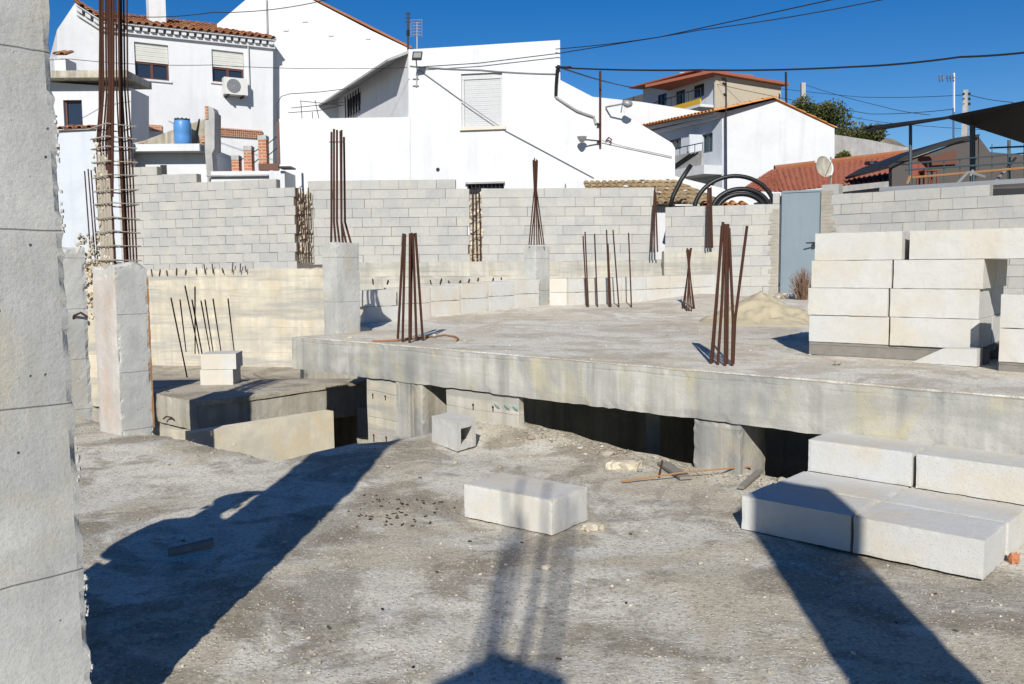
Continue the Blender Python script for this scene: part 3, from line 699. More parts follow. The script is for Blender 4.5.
# low rows
RG = 'blocks laid out in two long rows at the back of the upper slab'
s0, s1 = V((-2.28, 12.40, 0)), V((.10, 17.15, 0)); a0 = onz(367, 323, .745); a1 = onz(540, 307, .84)
a0.z = a1.z = 0; u_ = (a1-a0); Lr = u_.length; u_.normalize(); nblk = 6
for lev in range(2):
    for k in range(nblk):
        p = a0+u_*(Lr*k/nblk); p.z = .74+.095*k/(nblk-1)+lev*.226
        p = p-u_*(.05 if lev and k == 0 else 0)
        lblock(p+V((0, rnd(-.006, .006), 0)), math.degrees(math.atan2(u_.y, u_.x)), Lr/nblk-.006, .38, .222, f"{ORD[k]} block from the near end in the {('lower','upper')[lev]} course of the left low row", RG, step=.05, amp=.006)
b0, b1 = V((.93, 14.25, 0)), V((3.72, 16.1, 0)); u_ = b1-b0; Lr = u_.length; u_.normalize(); n5 = 6
for lev in range(2):
    for k in range(n5):
        p = b0+u_*(Lr*k/n5); p.z = .845+lev*.222+.006*k
        lblock(p, math.degrees(math.atan2(u_.y, u_.x)), Lr/n5-.008, .35, .218, f"{ORD[k]} block from the left in the {('lower','upper')[lev]} course of the right low row", RG, step=.05, amp=.006)
    p = V((.615, 14.3, .85+lev*.222)); lblock(p, -6, .28, .5, .218, f"{('lower','upper')[lev]} block of the short pair just right of the far column", RG, step=.06)

# ------------------------------------------------------------------ block boundary walls
def block_wall(name, S, E_, z0, prof, label, Hc=.2, Lb=.4, slope=0.0, smear=()):
    """prof(u) -> number of courses at distance u"""
    S, E_ = V((*S, 0)), V((*E_, 0)); U = (E_-S); L = U.length; U.normalize(); N = V((U.y, -U.x, 0))
    if N.y > 0: N = -N
    t = thing(name, S+ZZ*z0, label, 'wall', 'concrete block boundary walls')
    mb = MB(); mm = MB(); mx = max(prof(i*L/40) for i in range(41))
    for c in range(mx):
        x = -Lb*(.5 if c % 2 else 0)-rnd(0, .08)
        run0 = None
        while x < L:
            a, b = max(0, x), min(L, x+Lb); x += Lb*rnd(.985, 1.015)
            if b-a < .05: continue
            if prof((a+b)/2) <= c: continue
            zz = z0+c*Hc+slope*(a); j = rnd(-.002, .003)
            o = S+U*(a+.004)+N*j; o.z = zz+.005
            mb.box(o, U*(b-a-rnd(.004, .012)), -N*.19, ZZ*(Hc-rnd(.004, .011))+U*0, rnd(0, 1)**1.2)
            o2 = S+U*a-N*.006; o2.z = zz; mm.box(o2, U*(b-a), -N*.16, ZZ*(Hc-.004), .5)
    mb.build('block_courses', 'wallblock', t); mm.build('mortar_bed', 'mortar', t)
    for (u0, u1, za, zb) in smear:
        m3 = MB(); n = int((zb-za)/.07)
        for i in range(n):
            ww = (u1-u0)*rnd(.55, 1); q = S+U*(u0 if u0 > L/2 else u0)+N*.012; q.z = za+i*.07
            if u0 > L/2: q = S+U*(u1-ww)+N*.012; q.z = za+i*.07
            m3.box(q, U*ww, -N*.03, ZZ*.075)
        m3.build('mortar_smear', 'mortar', t)
    return t
# left wall
pl0, pl1 = at(122, 268, 19.6), at(297, 267, 18.7)
def profL(u):
    f = u/ (pl1-pl0).length; px = 122+f*175
    return 13 if px < 139 else (12 if px < 157 else (11 if px < 206 else (10 if px < 288 else 9)))
Lw = block_wall('block_wall', (pl0.x, pl0.y), (pl1.x, pl1.y), 1.40, profL, 'left block boundary wall with a stepped top above the yellowish retaining wall', Hc=.193, slope=.012)
pm0, pm1 = at(310, 267, 18.9), at(470, 266, 18.8)
block_wall('block_wall', (pm0.x, pm0.y), (pm1.x, pm1.y), 1.56, lambda u: 9 if at(448, 266, 18.8).x-pm0.x > u else 8, 'block boundary wall section left of the barred window', Hc=.197)
pn0, pn1 = at(482, 266, 18.8), at(656, 265, 18.9)
block_wall('block_wall', (pn0.x, pn0.y), (pn1.x, pn1.y), 1.56, lambda u: 8, 'block boundary wall section right of the barred window', Hc=.197)
pq0, pq1 = at(665, 265, 18.4), at(778.5, 264.5, 17.65)
def profQ(u):
    return 9 if u < (pq1-pq0).length-.32 else 10
block_wall('block_wall', (pq0.x, pq0.y), (pq1.x, pq1.y), .845, profQ, 'block boundary wall section left of the blue gate', Hc=.205, smear=[(2.06, 2.25, .9, 2.6)])
# concrete under-wall in front of the Q section's left half
mb = MB(); rough_box(mb, at(664, 265, 18.3)*1-ZZ*1.2, (1.12, -.35, 0), (0, .3, 0), ZZ*1.48, step=.12, amp=.02, topn=.02); tag(mb.build('concrete_upstand', 'retain2'), 'grey concrete plinth under the wall section beside the thin hourglass rods', 'plinth')
pr0, pr1 = at(820, 264, 17.25), at(1060, 262, 14.4)
def profR(u):
    L = (pr1-pr0).length; X_ = u/L
    return 11 if u < .36 else (10 if u < L*.78 else 9)
block_wall('block_wall', (pr0.x, pr0.y), (pr1.x, pr1.y), .86, profR, 'right block boundary wall behind the big pallet stack', Hc=.196, smear=[(.0, .34, 1.7, 2.9)])
mb = MB()
q = pq0.copy()
# cast upstand / retaining walls below
def cast(name, p0, p1, zt0, zt1, zb, mat, label, th=.3):
    p0, p1 = V((p0.x, p0.y, 0)), V((p1.x, p1.y, 0)); U = p1-p0; N = V((-U.y, U.x, 0)).normalized()
    mb = MB(); rough_box(mb, p0+ZZ*zb, U, N*th, ZZ*((zt0+zt1)/2-zb), step=.12, amp=.03, edgew=.05, topn=.03)
    return tag(mb.build(name, mat), label, 'wall')
f_ = V((0, -.06, 0))
cast('retaining_wall', at(40, 268, 19.9)+f_, at(330, 267, 18.6)+f_, 1.40, 1.56, -2.6, 'retain', 'yellowish board-marked retaining wall below the left block wall')
cast('retaining_wall', at(330, 267, 18.72)+f_, at(664, 266, 18.72)+f_, 1.60, 1.60, -2.6, 'retain2', 'grey-yellow concrete upstand below the central block wall')
cast('retaining_wall', at(335, 267, 18.3), at(560, 266, 18.3), 1.30, 1.30, .3, 'retain2', 'lower concrete step in front of the central upstand', .35)
# broken pillars with rebar in the walls
def wpillar(px0, px1, ytop, ybot, Y, label, nb=3, lumps=70):
    a, b = at(px0, ybot, Y), at(px1, ytop, Y); t = thing('broken_pillar', (a.x, Y, a.z), label, 'pillar', 'unfinished pillars in the block wall')
    if lumps:
        mb = MB()
        for i in range(lumps): mb.rock((rnd(a.x, b.x), Y+.14+rnd(-.06, .06), rnd(a.z, b.z-.08)), rnd(.03, .075), 1.3)
        mb.build('crumbly_mortar', 'rubble', t)['kind'] = 'stuff'
        MB().box((a.x-.02, Y+.14, a.z), (b.x-a.x+.04, 0, 0), (0, .12, 0), (0, 0, b.z-a.z-.1)).build('mortar_core', 'mortar', t)
    for i in range(nb):
        x = a.x+(b.x-a.x)*(i+.5)/nb; mb = MB(); mb.tube([(x+rnd(-.02, .02), Y, a.z), (x+rnd(-.02, .02), Y+rnd(-.03, .03), (a.z+b.z)/2), (x+rnd(-.02, .02), Y, b.z+rnd(-.05, .05))], .014, 6); mb.build('rebar', 'rust', t)
    for z in [a.z+(b.z-a.z)*q for q in (.12, .4, .65, .88)]:
        mb = MB(); mb.tube([(a.x, Y-.02, z+rnd(-.02, .02)), (b.x, Y-.02, z+rnd(-.02, .02))], .008, 5); mb.build('stirrup', 'rust', t)
wpillar(297.5, 309.5, 189, 263, 18.72, 'crumbling pillar with rusty rods at the right end of the left block wall', 4)
wpillar(470.5, 481.5, 189, 264, 18.72, 'crumbling pillar with rusty rods below the barred window', 3)
for (pts, lab, Y, ybot) in ((((651, 654.5), (654, 655), (657.5, 655.5)), 'pinched trio of rusty rods where the wall sections part', 18.3, 252), (((706.5, 708), (709, 709.5), (712.5, 711), (711, 711)), 'trio of rusty rods standing on the concrete plinth', 17.9, 248)):
    b_ = at(pts[0][0], ybot, Y); t = thing('rebar_bundle', b_, lab, 'rebar', G)
    for xb, xt in pts:
        a = at(xb, ybot, Y); b = at(xt, 184+rnd(0, 9), Y); mb = MB(); mb.tube([a, a.lerp(b, .5), b], .016, 6); mb.build('rod', 'rust', t)
# short stubs on top of the retaining wall
t = thing('rebar_stubs', at(200, 270, 19), 'row of short rusty rebar stubs along the top of the retaining wall', 'rebar')
for i, px in enumerate((152, 159, 167, 176, 185, 196, 205, 213, 223, 232, 240, 246)):
    Y = 19.35-(px-145)/155*.8; a = at(px, 274-(px-150)*.045, Y-.02); mb = MB(); mb.tube([a-ZZ*.05, a+V((rnd(-.03, .03), 0, rnd(.06, .2)))], .012, 5); mb.build('stub', 'rust', t)
t = thing('rebar_stubs', at(450, 282, 18.2), 'row of short rusty rebar stubs on the low step before the central wall', 'rebar')
for px in (373, 387, 431, 440, 450, 459, 468, 477, 492, 501, 513):
    a = at(px, 281, 18.28); mb = MB(); mb.tube([a-ZZ*.06, a+V((rnd(-.04, .04), -.02, rnd(.0, .08)))], .014, 5); mb.build('stub', 'rust', t)

# gate
gp0, gp1 = at(780, 295, 17.6), at(819, 294, 17.3); gt = at(780, 191, 17.6).z
t = thing('steel_gate', gp0, 'blue-grey sheet steel gate between the block walls', 'gate'); U = V((gp1.x-gp0.x, gp1.y-gp0.y, 0)); gz0 = gp0.z
mb = MB(); mb.box(V((gp0.x, gp0.y, gz0)), U, V((0, .035, 0)), ZZ*(gt-gz0)); mb.build('gate_leaf', 'gate', t)
mb = MB()
for (o, u, w_) in ((gp0, U*.03, ZZ*(gt-gz0)), (gp0+U*.97, U*.03, ZZ*(gt-gz0)), (gp0+U*.03, U*.94, ZZ*.04), (gp0+U*.03+ZZ*(gt-gz0-.04), U*.94, ZZ*.04)): mb.box(V((o.x, o.y-.02, o.z)), u, V((0, .018, 0)), w_)
mb.build('gate_frame', 'gate', t)
h_ = at(812, 243, 17.3); mb = MB(); mb.box((h_.x, h_.y-.07, h_.z-.05), (.10, 0, 0), (0, .05, 0), (0, 0, .07)); mb.tube([(h_.x-.0, h_.y-.08, h_.z), (h_.x-.14, h_.y-.08, h_.z)], .014, 6); mb.build('handle', 'black', t)

# sand heap and shrub
def heap(name, c, r, h, mat, label):
    mb = MB(); n = 46; vs = []; fs = []
    for j in range(n):
        for i in range(n):
            x, y = (i/(n-1)*2-1)*r[0], (j/(n-1)*2-1)*r[1]; q = math.hypot(x/r[0], y/r[1])
            z = h*max(0, 1-q)**1.15*(1+.35*noise.noise(V((x*2.2, y*2.2, 4))))+.07*noise.noise(V((x*6, y*6, 2)))*min(1, (1-q)*3)+.03*noise.noise(V((x*15, y*15, 2)))*min(1, (1-q)*3)-.03*(q > .97)
            vs.append(V((c[0]+x, c[1]+y, sh_(c[0]+x, c[1]+y)+max(z, -.04)-.01)))
    for j in range(n-1):
        for i in range(n-1): fs.append((j*n+i, j*n+i+1, (j+1)*n+i+1, (j+1)*n+i))
    mb.add(vs, fs, .5); return tag(mb.build(name, mat, smooth=True), label, 'sand heap')
q = onz(768, 318, .8); heap('sand_heap', (q.x, q.y+.3), (.85, 1.0), .42, 'sand', 'heap of yellowish building sand on the slab before the gate')
def shrub(c, rx, h, label, mat='twig', n=260):
    t = thing('dry_shrub', c, label, 'shrub')
    mb = MB()
    for i in range(n):
        a = rnd(0, 6.28); rr = rnd(0, 1); b = V((c[0]+math.cos(a)*rx*.25*rr, c[1]+math.sin(a)*rx*.25*rr, c[2])); e = V((c[0]+math.cos(a)*rx*rr+rnd(-.05, .05), c[1]+math.sin(a)*rx*rr, c[2]+h*rnd(.4, 1)*(1-.35*rr)))
        m = b.lerp(e, .5)+V((rnd(-.03, .03), 0, rnd(0, .05))); mb.tube([b, m, e], .0035, 3, cap=False)
    mb.build('twigs', mat, t); mb = MB()
    for i in range(500):
        a = rnd(0, 6.28); rr = rnd(.2, 1); p = V((c[0]+math.cos(a)*rx*rr, c[1]+math.sin(a)*rx*rr, c[2]+h*rnd(.25, 1)*(1-.3*rr))); s_ = .014
        mb.add([p, p+V((rnd(-s_, s_), rnd(-s_, s_), s_)), p+V((rnd(-s_, s_), s_, rnd(-s_, s_)))], [(0, 1, 2)])
    mb.build('dry_leaves', 'twig', t)
q = at(803, 303, 15.6); shrub((q.x, q.y, sh_(q.x, q.y)), .25, .62, 'small dry brown shrub in front of the blue gate')
t = MB()
for i in range(40): x = rnd(779, 808); p = at(x, 297, 16.6+rnd(-.4, .4)); p.z = sh_(p.x, p.y)+.03; t.rock(p, rnd(.04, .12), .8)
x = tag(t.build('rubble_pile', 'stone'), 'scatter of broken mortar lumps at the foot of the gate', 'rubble'); x['kind'] = 'stuff'

# debris on the lower slab
def drop(px, py): p = onz(px, py, .0); p.z = gh(p.x, p.y); return p
mb = MB(); p = drop(604, 471); rough_box(mb, p-ZZ*.01, V((.24, -.05, 0)), V((.05, .12, 0)), ZZ*.06, .03, .03, .012); tag(mb.build('mortar_lump', 'rubble'), 'flat broken mortar lump under the long dark opening', 'rubble')
mb = MB(); a, b = drop(622, 485), drop(752, 474); mb.tube([a+ZZ*.02, a.lerp(b, .5)+ZZ*.05, b+ZZ*.05], .006, 6); tag(mb.build('iron_rod', 'rustlight'), 'long rusty rod lying before the short beam column', 'rod')
mb = MB(); a, b = drop(663, 467), drop(686, 481); mb.bar(a+ZZ*.02, b+ZZ*.02, .09, .02); tag(mb.build('wood_plank', 'paving'), 'short grey plank lying beside the rusty rod', 'plank')
mb = MB(); a = drop(659, 478); mb.tube([a, a+V((.03, .03, .12))], .008, 5); tag(mb.build('steel_pin', 'rust'), 'short rusty pin standing upright in the gravel', 'rod')
mb = MB(); a, b = drop(741, 490), drop(760, 478); mb.bar(a+ZZ*.02, b+ZZ*.05, .04, .02); tag(mb.build('wood_plank', 'paving'), 'dark broken stick leaning by the step stack', 'stick')
mb = MB(); a = drop(168, 556); mb.box(a, (.20, .12, .02), (-.02, .05, 0), (0, 0, .03)); tag(mb.build('wood_plank', 'paving'), 'small dark wood offcut lying in the column shadow', 'plank')
mb = MB(); p = drop(589, 533); rough_box(mb, p, V((.09, .06, 0)), V((-.05, .06, 0)), ZZ*.035, .02, .02, .008); tag(mb.build('mortar_lump', 'rubble'), 'pale mortar chip next to the single block', 'rubble')
mb = MB(); p = drop(1011, 567); rough_box(mb, p, V((.06, .0, 0)), V((0, .05, 0)), ZZ*.06, .02, .02, .008); tag(mb.build('brick_chip', 'brick'), 'brown brick chip at the right end of the step stack', 'rubble')
mb = MB()
for (px, py) in ((168, 467), (285, 543), (235, 447), (388, 471), (612, 590), (843, 575), (700, 565), (545, 570), (455, 465), (500, 470), (610, 470), (640, 473)):
    mb.rock(drop(px, py)+ZZ*.01, rnd(.02, .035), .6)
tag(mb.build('stone_chips', 'stone'), 'pale stone chips spread over the lower slab', 'stones')['kind'] = 'stuff'
mb = MB()
for i in range(15000):
    Y = 2.4+abs(random.gauss(0, 1))*2.6 if i % 3 else rnd(2.5, 8.5); x_ = rnd(-.62, .62)*(Y+.4); q = V((x_, Y, 0))-O0; d_, n_ = q.dot(DD), q.dot(NN)
    if n_ > 1.24 or (d_ < -3.4 and n_ > -.72) or (d_ > -.02 and n_ > -.02): continue
    k = noise.noise(V((x_*.9, Y*.9, 2)))+.5*noise.noise(V((x_*3, Y*3, 5)))
    if k < -.12 and random.random() < .85: continue
    s_ = .0022*(1/random.random())**.36
    mb.rock((x_, Y, gh(x_, Y)+s_*.2), min(s_, .014), .7, min(1, max(0, random.gauss(.45, .3))))
g = mb.build('gravel', 'stone'); tag(g, 'fine pale gravel scattered over the dusty slab', 'gravel'); g['kind'] = 'stuff'
mb = MB()
for i in range(1500):
    x_ = rnd(-2.5, 4); Y = rnd(5.2, 18); q = V((x_, Y, 0))-O0
    if q.dot(NN) < 1.2 or q.dot(DD) < -6 or (q.dot(NN)>2.7 and q.dot(DD)>-.8 and q.dot(NN) < 3.8): continue
    s_ = .005*(1/random.random())**.4; mb.rock((x_, Y, sh_(x_, Y)+s_*.2), min(s_, .04), .6)
g = mb.build('gravel', 'stone'); tag(g, 'sparse grit scattered over the upper slab', 'gravel'); g['kind'] = 'stuff'
mb = MB()
for i in range(75):
    px, py = random.gauss(400, 24), random.gauss(509, 10)
    if i > 60: px, py = rnd(180, 980), rnd(500, 680)
    p = drop(px, py); a = rnd(0, 3.14); u = V((math.cos(a), math.sin(a), rnd(-.2, .2)))*rnd(.008, .03); mb.box(p+ZZ*.003, u, V((-u.y, u.x, 0)).normalized()*rnd(.004, .012), ZZ*.005)
g = mb.build('charred_debris', 'char'); tag(g, 'scattered black chips and splinters on the slab', 'debris'); g['kind'] = 'stuff'
mb = MB()
for i in range(380):
    d_ = rnd(-2.6, -.3); n_ = 1.21-abs(random.gauss(0, .14)); p = B(d_, n_); p.z = gh(p.x, p.y)+.01; mb.rock(p, .005*(1/random.random())**.45, .7, min(1, abs(random.gauss(.35, .25))))
for i in range(160):
    p = B(rnd(-6.3, -3.6), -.84-abs(random.gauss(0, .14))); p.z = gh(p.x, p.y)+.005; mb.rock(p, .004*(1/random.random())**.4, .7, min(1, abs(random.gauss(.35, .25))))
g = mb.build('rubble', 'stone'); tag(g, 'mortar crumbs along the edges of the lower slab', 'rubble'); g['kind'] = 'stuff'

# ------------------------------------------------------------------ buildings
class Plane:
    def __init__(s, pxa, Ya, pxb, Yb):
        a, b = at(pxa, HZ, Ya), at(pxb, HZ, Yb); s.o = V((a.x, a.y, 0)); s.u = V((b.x-a.x, b.y-a.y, 0)).normalized()
        s.n = V((s.u.y, -s.u.x, 0))
        if s.n.dot(EYE-s.o) < 0: s.n = -s.n
    def hit(s, px, py):
        d = ray(px, py); t = (s.o-EYE).dot(s.n)/d.dot(s.n); return EYE+d*t
    def uv(s, p): return V(((p-s.o).dot(s.u), p.z))
    def P(s, u, z, out=0): return s.o+s.u*u+ZZ*z+s.n*out
    def rect(s, x0, y0, x1, y1):    # upright rectangle through two opposite pixel corners
        xm = (x0+x1)/2; a, b = s.uv(s.hit(xm, y0)), s.uv(s.hit(xm, y1)); a.x = s.uv(s.hit(x0, y0)).x; b.x = s.uv(s.hit(x1, y1)).x; return min(a.x, b.x), min(a.y, b.y), max(a.x, b.x), max(a.y, b.y)
def facade(name, pl, poly_px, holes, depth, mat, par, zbase=None, reveal=.14, bdir=None):
    outer = [pl.uv(pl.hit(*p)) for p in poly_px]
    if zbase is not None:
        for p in outer:
            if p.y < zbase+1.2: p.y = zbase
    pts = list(outer); ed = [(i, (i+1) % len(outer)) for i in range(len(outer))]; HL = []
    for (a, b, c, d) in holes:
        k = len(pts); hl = [V((a, b)), V((c, b)), V((c, d)), V((a, d))]; pts += hl; ed += [(k, k+1), (k+1, k+2), (k+2, k+3), (k+3, k)]; HL.append(hl)
    r = geometry.delaunay_2d_cdt(pts, ed, [], 0, 1e-6); vs = r[0]; mb = MB(); fs = []
    O = [(p.x, p.y) for p in outer]
    for f in r[2]:
        c = (vs[f[0]]+vs[f[1]]+vs[f[2]])/3
        if pip(c.x, c.y, O) and not any(pip(c.x, c.y, [(q.x, q.y) for q in h]) for h in HL): fs.append(list(f))
    mb.add([pl.P(p.x, p.y) for p in vs], fs, .5)
    bd = (bdir or -pl.n)*depth
    for i in range(len(outer)):
        a, b = outer[i], outer[(i+1) % len(outer)]; A_, B_ = pl.P(a.x, a.y), pl.P(b.x, b.y)
        mb.add([A_, B_, B_+bd, A_+bd], [(0, 1, 2, 3)], .5)
    mb.add([pl.P(p.x, p.y)+bd for p in vs], [f[::-1] for f in fs], .5)
    for h in HL:
        for i in range(4):
            a, b = h[i], h[(i+1) % 4]; mb.add([pl.P(a.x, a.y), pl.P(b.x, b.y), pl.P(b.x, b.y, -reveal), pl.P(a.x, a.y, -reveal)], [(0, 1, 2, 3)], .5)
    return mb.build(name, mat, par)
def rect_on(mb, pl, a, b, c, d, out0, out1, tint=None):
    return mb.box(pl.P(a, b, out0), pl.u*(c-a), ZZ*(d-b), pl.n*(out1-out0), tint)
def window(pl, r, par, fmat='brown', mull=1, shutter=0.0, reveal=.14, sm='shutter', sill=True, bars=0):
    a, b, c, d = r; zs = d-(d-b)*shutter; mb = MB(); f = .055
    for q in ((a, b, a+f, zs), (c-f, b, c, zs), (a+f, b, c-f, b+f), (a+f, zs-f, c-f, zs)): rect_on(mb, pl, *q, -reveal+.004, -reveal+.05)
    for k in range(mull): x = a+(c-a)*(k+1)/(mull+1); rect_on(mb, pl, x-f*.7, b+f, x+f*.7, zs-f, -reveal+.004, -reveal+.045)
    o = mb.build('window', fmat, par)
    m2 = MB(); rect_on(m2, pl, a+.01, b+.01, c-.01, zs, -reveal-.03, -reveal+.01); m2.build('pane', 'glass', o)
    if shutter:
        m3 = MB(); n = max(3, int((d-zs)/.06))
        for i in range(n): z0 = zs+(d-zs)*i/n; rect_on(m3, pl, a+.01, z0+.003, c-.01, z0+(d-zs)/n-.003, -reveal+.05, -reveal+.075+.006*(i % 2), .5)
        m3.build('roller_blind', sm, o)
    if sill: m4 = MB(); rect_on(m4, pl, a-.06, b-.06, c+.06, b-.002, -reveal+.002, .05); m4.build('sill', 'white2', o)
    if bars:
        m5 = MB()
        for i in range(bars+1): x = a+(c-a)*i/bars; m5.tube([pl.P(x, b-.05, .05), pl.P(x, d+.02, .05)], .012, 5)
        for z in (b, (b+d)/2, d): m5.tube([pl.P(a-.03, z, .05), pl.P(c+.03, z, .05)], .012, 5)
        m5.build('bars', 'dark', o)
    return o
def tiles(mb, E0, E1, R0, R1, pitch=.22, tl=.38, r=.085):
    """barrel tiles over the quad eave E0-E1, ridge R0-R1"""
    E0, E1, R0, R1 = map(V, (E0, E1, R0, R1)); W = (E1-E0).length; nC = max(2, int(W/pitch)); up = ((R0-E0)+(R1-E1)).normalized()
    nr = (E1-E0).cross(up).normalized(); nr = nr if nr.z > 0 else -nr; side = (E1-E0).normalized()
    mb.add([E0, E1, R1, R0], [(0, 1, 2, 3)], .1)
    for i in range(nC):
        f = (i+.5)/nC; a, b = E0.lerp(E1, f), R0.lerp(R1, f); L = (b-a).length; nR = max(1, int(L/tl)); d = (b-a).normalized()
        for j in range(nR):
            p, q = a+d*(L*j/nR-.03), a+d*(L*(j+1)/nR); ra, rb = r*rnd(.97, 1.05), r*.82; lift = .02+rnd(0, .008); jt = side*rnd(-.008, .008); vs = []
            for (c, rr, li) in ((p, ra, lift), (q, rb, 0)):
                for k in range(6):
                    an = math.pi*k/5; vs.append(c+jt+side*math.cos(an)*rr+nr*(math.sin(an)*rr*.85+li))
            for (c, rr, li) in ((p, ra-.018, lift),):
                for k in range(6):
                    an = math.pi*k/5; vs.append(c+jt+side*math.cos(an)*rr+nr*(math.sin(an)*rr*.85+li))
            fs = [(k, k+1, k+7, k+6) for k in range(5)]+[(k+12, k+13, k+1, k) for k in range(5)]
            mb.add(vs, fs)
def tube_px(name, pts, r, mat, par=None, seg=5):
    mb = MB(); mb.tube(pts, r, seg); return mb.build(name, mat, par)

# ---- House A (left, tiled eave)
pa = Plane(57, 26.0, 272, 29.2)
tA = thing('white_house', pa.P(0, 0), 'large white house at the left with a barrel-tiled eave and two half-shut windows', 'house')
r1 = pa.rect(134, 43.5, 169.5, 79.5); r2 = pa.rect(211.5, 51, 244.5, 83)
facade('wall', pa, [(57, 215), (57, 30), (75, 3), (101, 18), (130, 23), (273, 40), (273, 215)], [r1, r2], 9, 'white', tA, zbase=.5)
window(pa, r1, tA, mull=1, shutter=.52); window(pa, r2, tA, mull=1, shutter=.52)
def eave(pl, p0, p1, run, rise, par, name='roof', mat='tile', over=.28, corn=True):
    a, b = pl.hit(*p0), pl.hit(*p1); a2, b2 = a+pl.n*over-ZZ*.13, b+pl.n*over-ZZ*.13; mb = MB()
    rg = -pl.n*(run)+ZZ*rise; tiles(mb, a2, b2, a2+rg, b2+rg); o = mb.build(name, mat, par)
    if corn:
        m = MB(); m.box(a-ZZ*.17+pl.n*.002, (b-a), ZZ*.05, pl.n*(over*.9)); n = int((b-a).length/.22)
        for i in range(n): q = a.lerp(b, i/n); m.box(q-ZZ*.29+pl.n*.002, (b-a)/n*.6, ZZ*.118, pl.n*(over*.7))
        m.box(a-ZZ*.39+pl.n*.002, (b-a), ZZ*.095, pl.n*.10); m.build('cornice', 'white2', o)
    return o
eave(pa, (101, 18), (274, 37), 4.0, 1.25, tA)
eave(pa, (76, 2), (101, 18), 2.6, .9, tA)
q = pa.hit(163, 16)-pa.n*.9; MB().box(q-pa.u*.26-ZZ*1, pa.u*.5, -pa.n*.5, ZZ*2.2).build('chimney', 'white', tA)
a, b, c, d = pa.rect(220, 131, 262, 137.5); mb = MB(); n = 22
for i in range(n): x = a+(c-a)*i/n; rect_on(mb, pa, x, b, x+(c-a)/n*.62, d, .003, .07)
rect_on(mb, pa, a, d, c, d+.05, .003, .09); mb.build('brick_grille', 'brick', tA)
a, b, c, d = pa.rect(144, 125, 162, 131); mb = MB(); rect_on(mb, pa, a, b, c, d, .003, .05); mb.build('brick_grille', 'brick', tA)
a, b, c, d = pa.rect(247, 46, 249, 86); mb = MB(); rect_on(mb, pa, a, b, c, d, .003, .09); mb.build('downpipe', 'acwhite', tA)
# AC unit
t = thing('air_conditioner', pa.hit(233, 96), 'white air conditioner box mounted below the right window of the tiled house', 'air conditioner')
a, b, c, d = pa.rect(221.5, 80, 245, 96.5); mb = MB(); rect_on(mb, pa, a, b, c, d, .06, .38); o = mb.build('casing', 'acwhite', t)
fc = pa.P(a+(c-a)*.40, (b+d)/2, .385); mb = MB()
for rr in (.06, .11, .16, .205): mb.tube([fc+(pa.u*math.cos(k*.3142)+ZZ*math.sin(k*.3142))*rr for k in range(21)], .008, 4, cap=False)
mb.build('fan_guard', 'dark', t); mb = MB(); mb.tube([fc-pa.n*.004, fc+pa.n*.002], .215, 20); mb.build('fan', 'greym', t)
mb = MB(); rect_on(mb, pa, a+.1, b-.06, a+.15, b-.002, .002, .4); rect_on(mb, pa, c-.15, b-.06, c-.1, b-.002, .002, .4); mb.build('bracket', 'dark', t)
# gable house B joined behind
pb = Plane(214, 29.9, 412, 29.9)
tB = thing('white_house', pb.P(0, 0), 'plain white gabled house wall rising behind the tiled eave', 'house')
facade('wall', pb, [(217, 215), (217, 24), (262, -14), (290, -18), (318, 3), (370, 30), (410, 49), (410, 215)], [], 8, 'white', tB, zbase=.5)
g0, g1 = pb.hit(296, -9), pb.hit(412, 49.5)
mb = MB(); g2_, g3_ = g0+pb.n*.06+ZZ*.01, g1+pb.n*.06+ZZ*.01; mb.prism([g2_, g3_, g3_+ZZ*.07, g2_+ZZ*.07], -pb.n*7); mb.build('roof', 'tile', tB)
for (x, y) in ((286, 30), (305, 21), (331, 35), (368, 38)):
    a, b, c, d = pb.rect(x-2.5, y-1.2, x+2.5, y+1.2); mb = MB(); rect_on(mb, pb, a, b, c, d, .002, .03); mb.build('vent', 'white2', tB)
mb = MB(); mb.tube([pb.hit(267, 0)+pb.n*.05, pb.hit(268, 42)+pb.n*.05], .03, 6); mb.build('downpipe', 'greyrender', tB)
# annex at far left
pc = Plane(55, 24.5, 110, 24.5)
tC = thing('white_annex', pc.P(0, 0), 'low white annex with a brown window and mossy roof slab behind the rebar cage', 'annex')
rw = pc.rect(63, 100, 83, 126); facade('wall', pc, [(50, 215), (50, 82), (131, 88), (131, 215)], [rw], 1.2, 'white2', tC, zbase=.5)
window(pc, rw, tC, mull=0, sill=False)
a, b, c, d = pc.rect(48, 74, 134, 81); mb = MB(); rect_on(mb, pc, a, b, c, d, -1.2, .45); mb.build('roof_slab', 'mossy', tC)
mb = MB(); s1_ = pc.hit(57, 57)+pc.n*.2; s2_ = pc.hit(70, 57)+pc.n*.2; tiles(mb, s1_, s2_, s1_+V((0, .5, .2)), s2_+V((0, .5, .2))); mb.build('tile_cap', 'tile', tC)
a, b, c, d = pc.rect(56, 59, 68, 75); mb = MB(); rect_on(mb, pc, a, b, c, d, -.5, .1); mb.build('parapet_post', 'white2', tC)
pd_ = Plane(50, 21.5, 103, 21.5)
tD = thing('garden_wall', pd_.P(0, 0), 'bluish white wall with a tile cap left of the rebar cage', 'wall')
facade('wall', pd_, [(45, 262), (45, 131), (95, 129), (104, 134), (128, 136), (128, 262)], [], .3, 'bluewhite_and_shade', tD)
mb = MB(); s1_, s2_ = pd_.hit(58, 131)+pd_.n*.08, pd_.hit(96, 129)+pd_.n*.08; tiles(mb, s1_, s2_, s1_+V((0, .45, .1)), s2_+V((0, .45, .1))); mb.build('tile_cap', 'tile', tD)

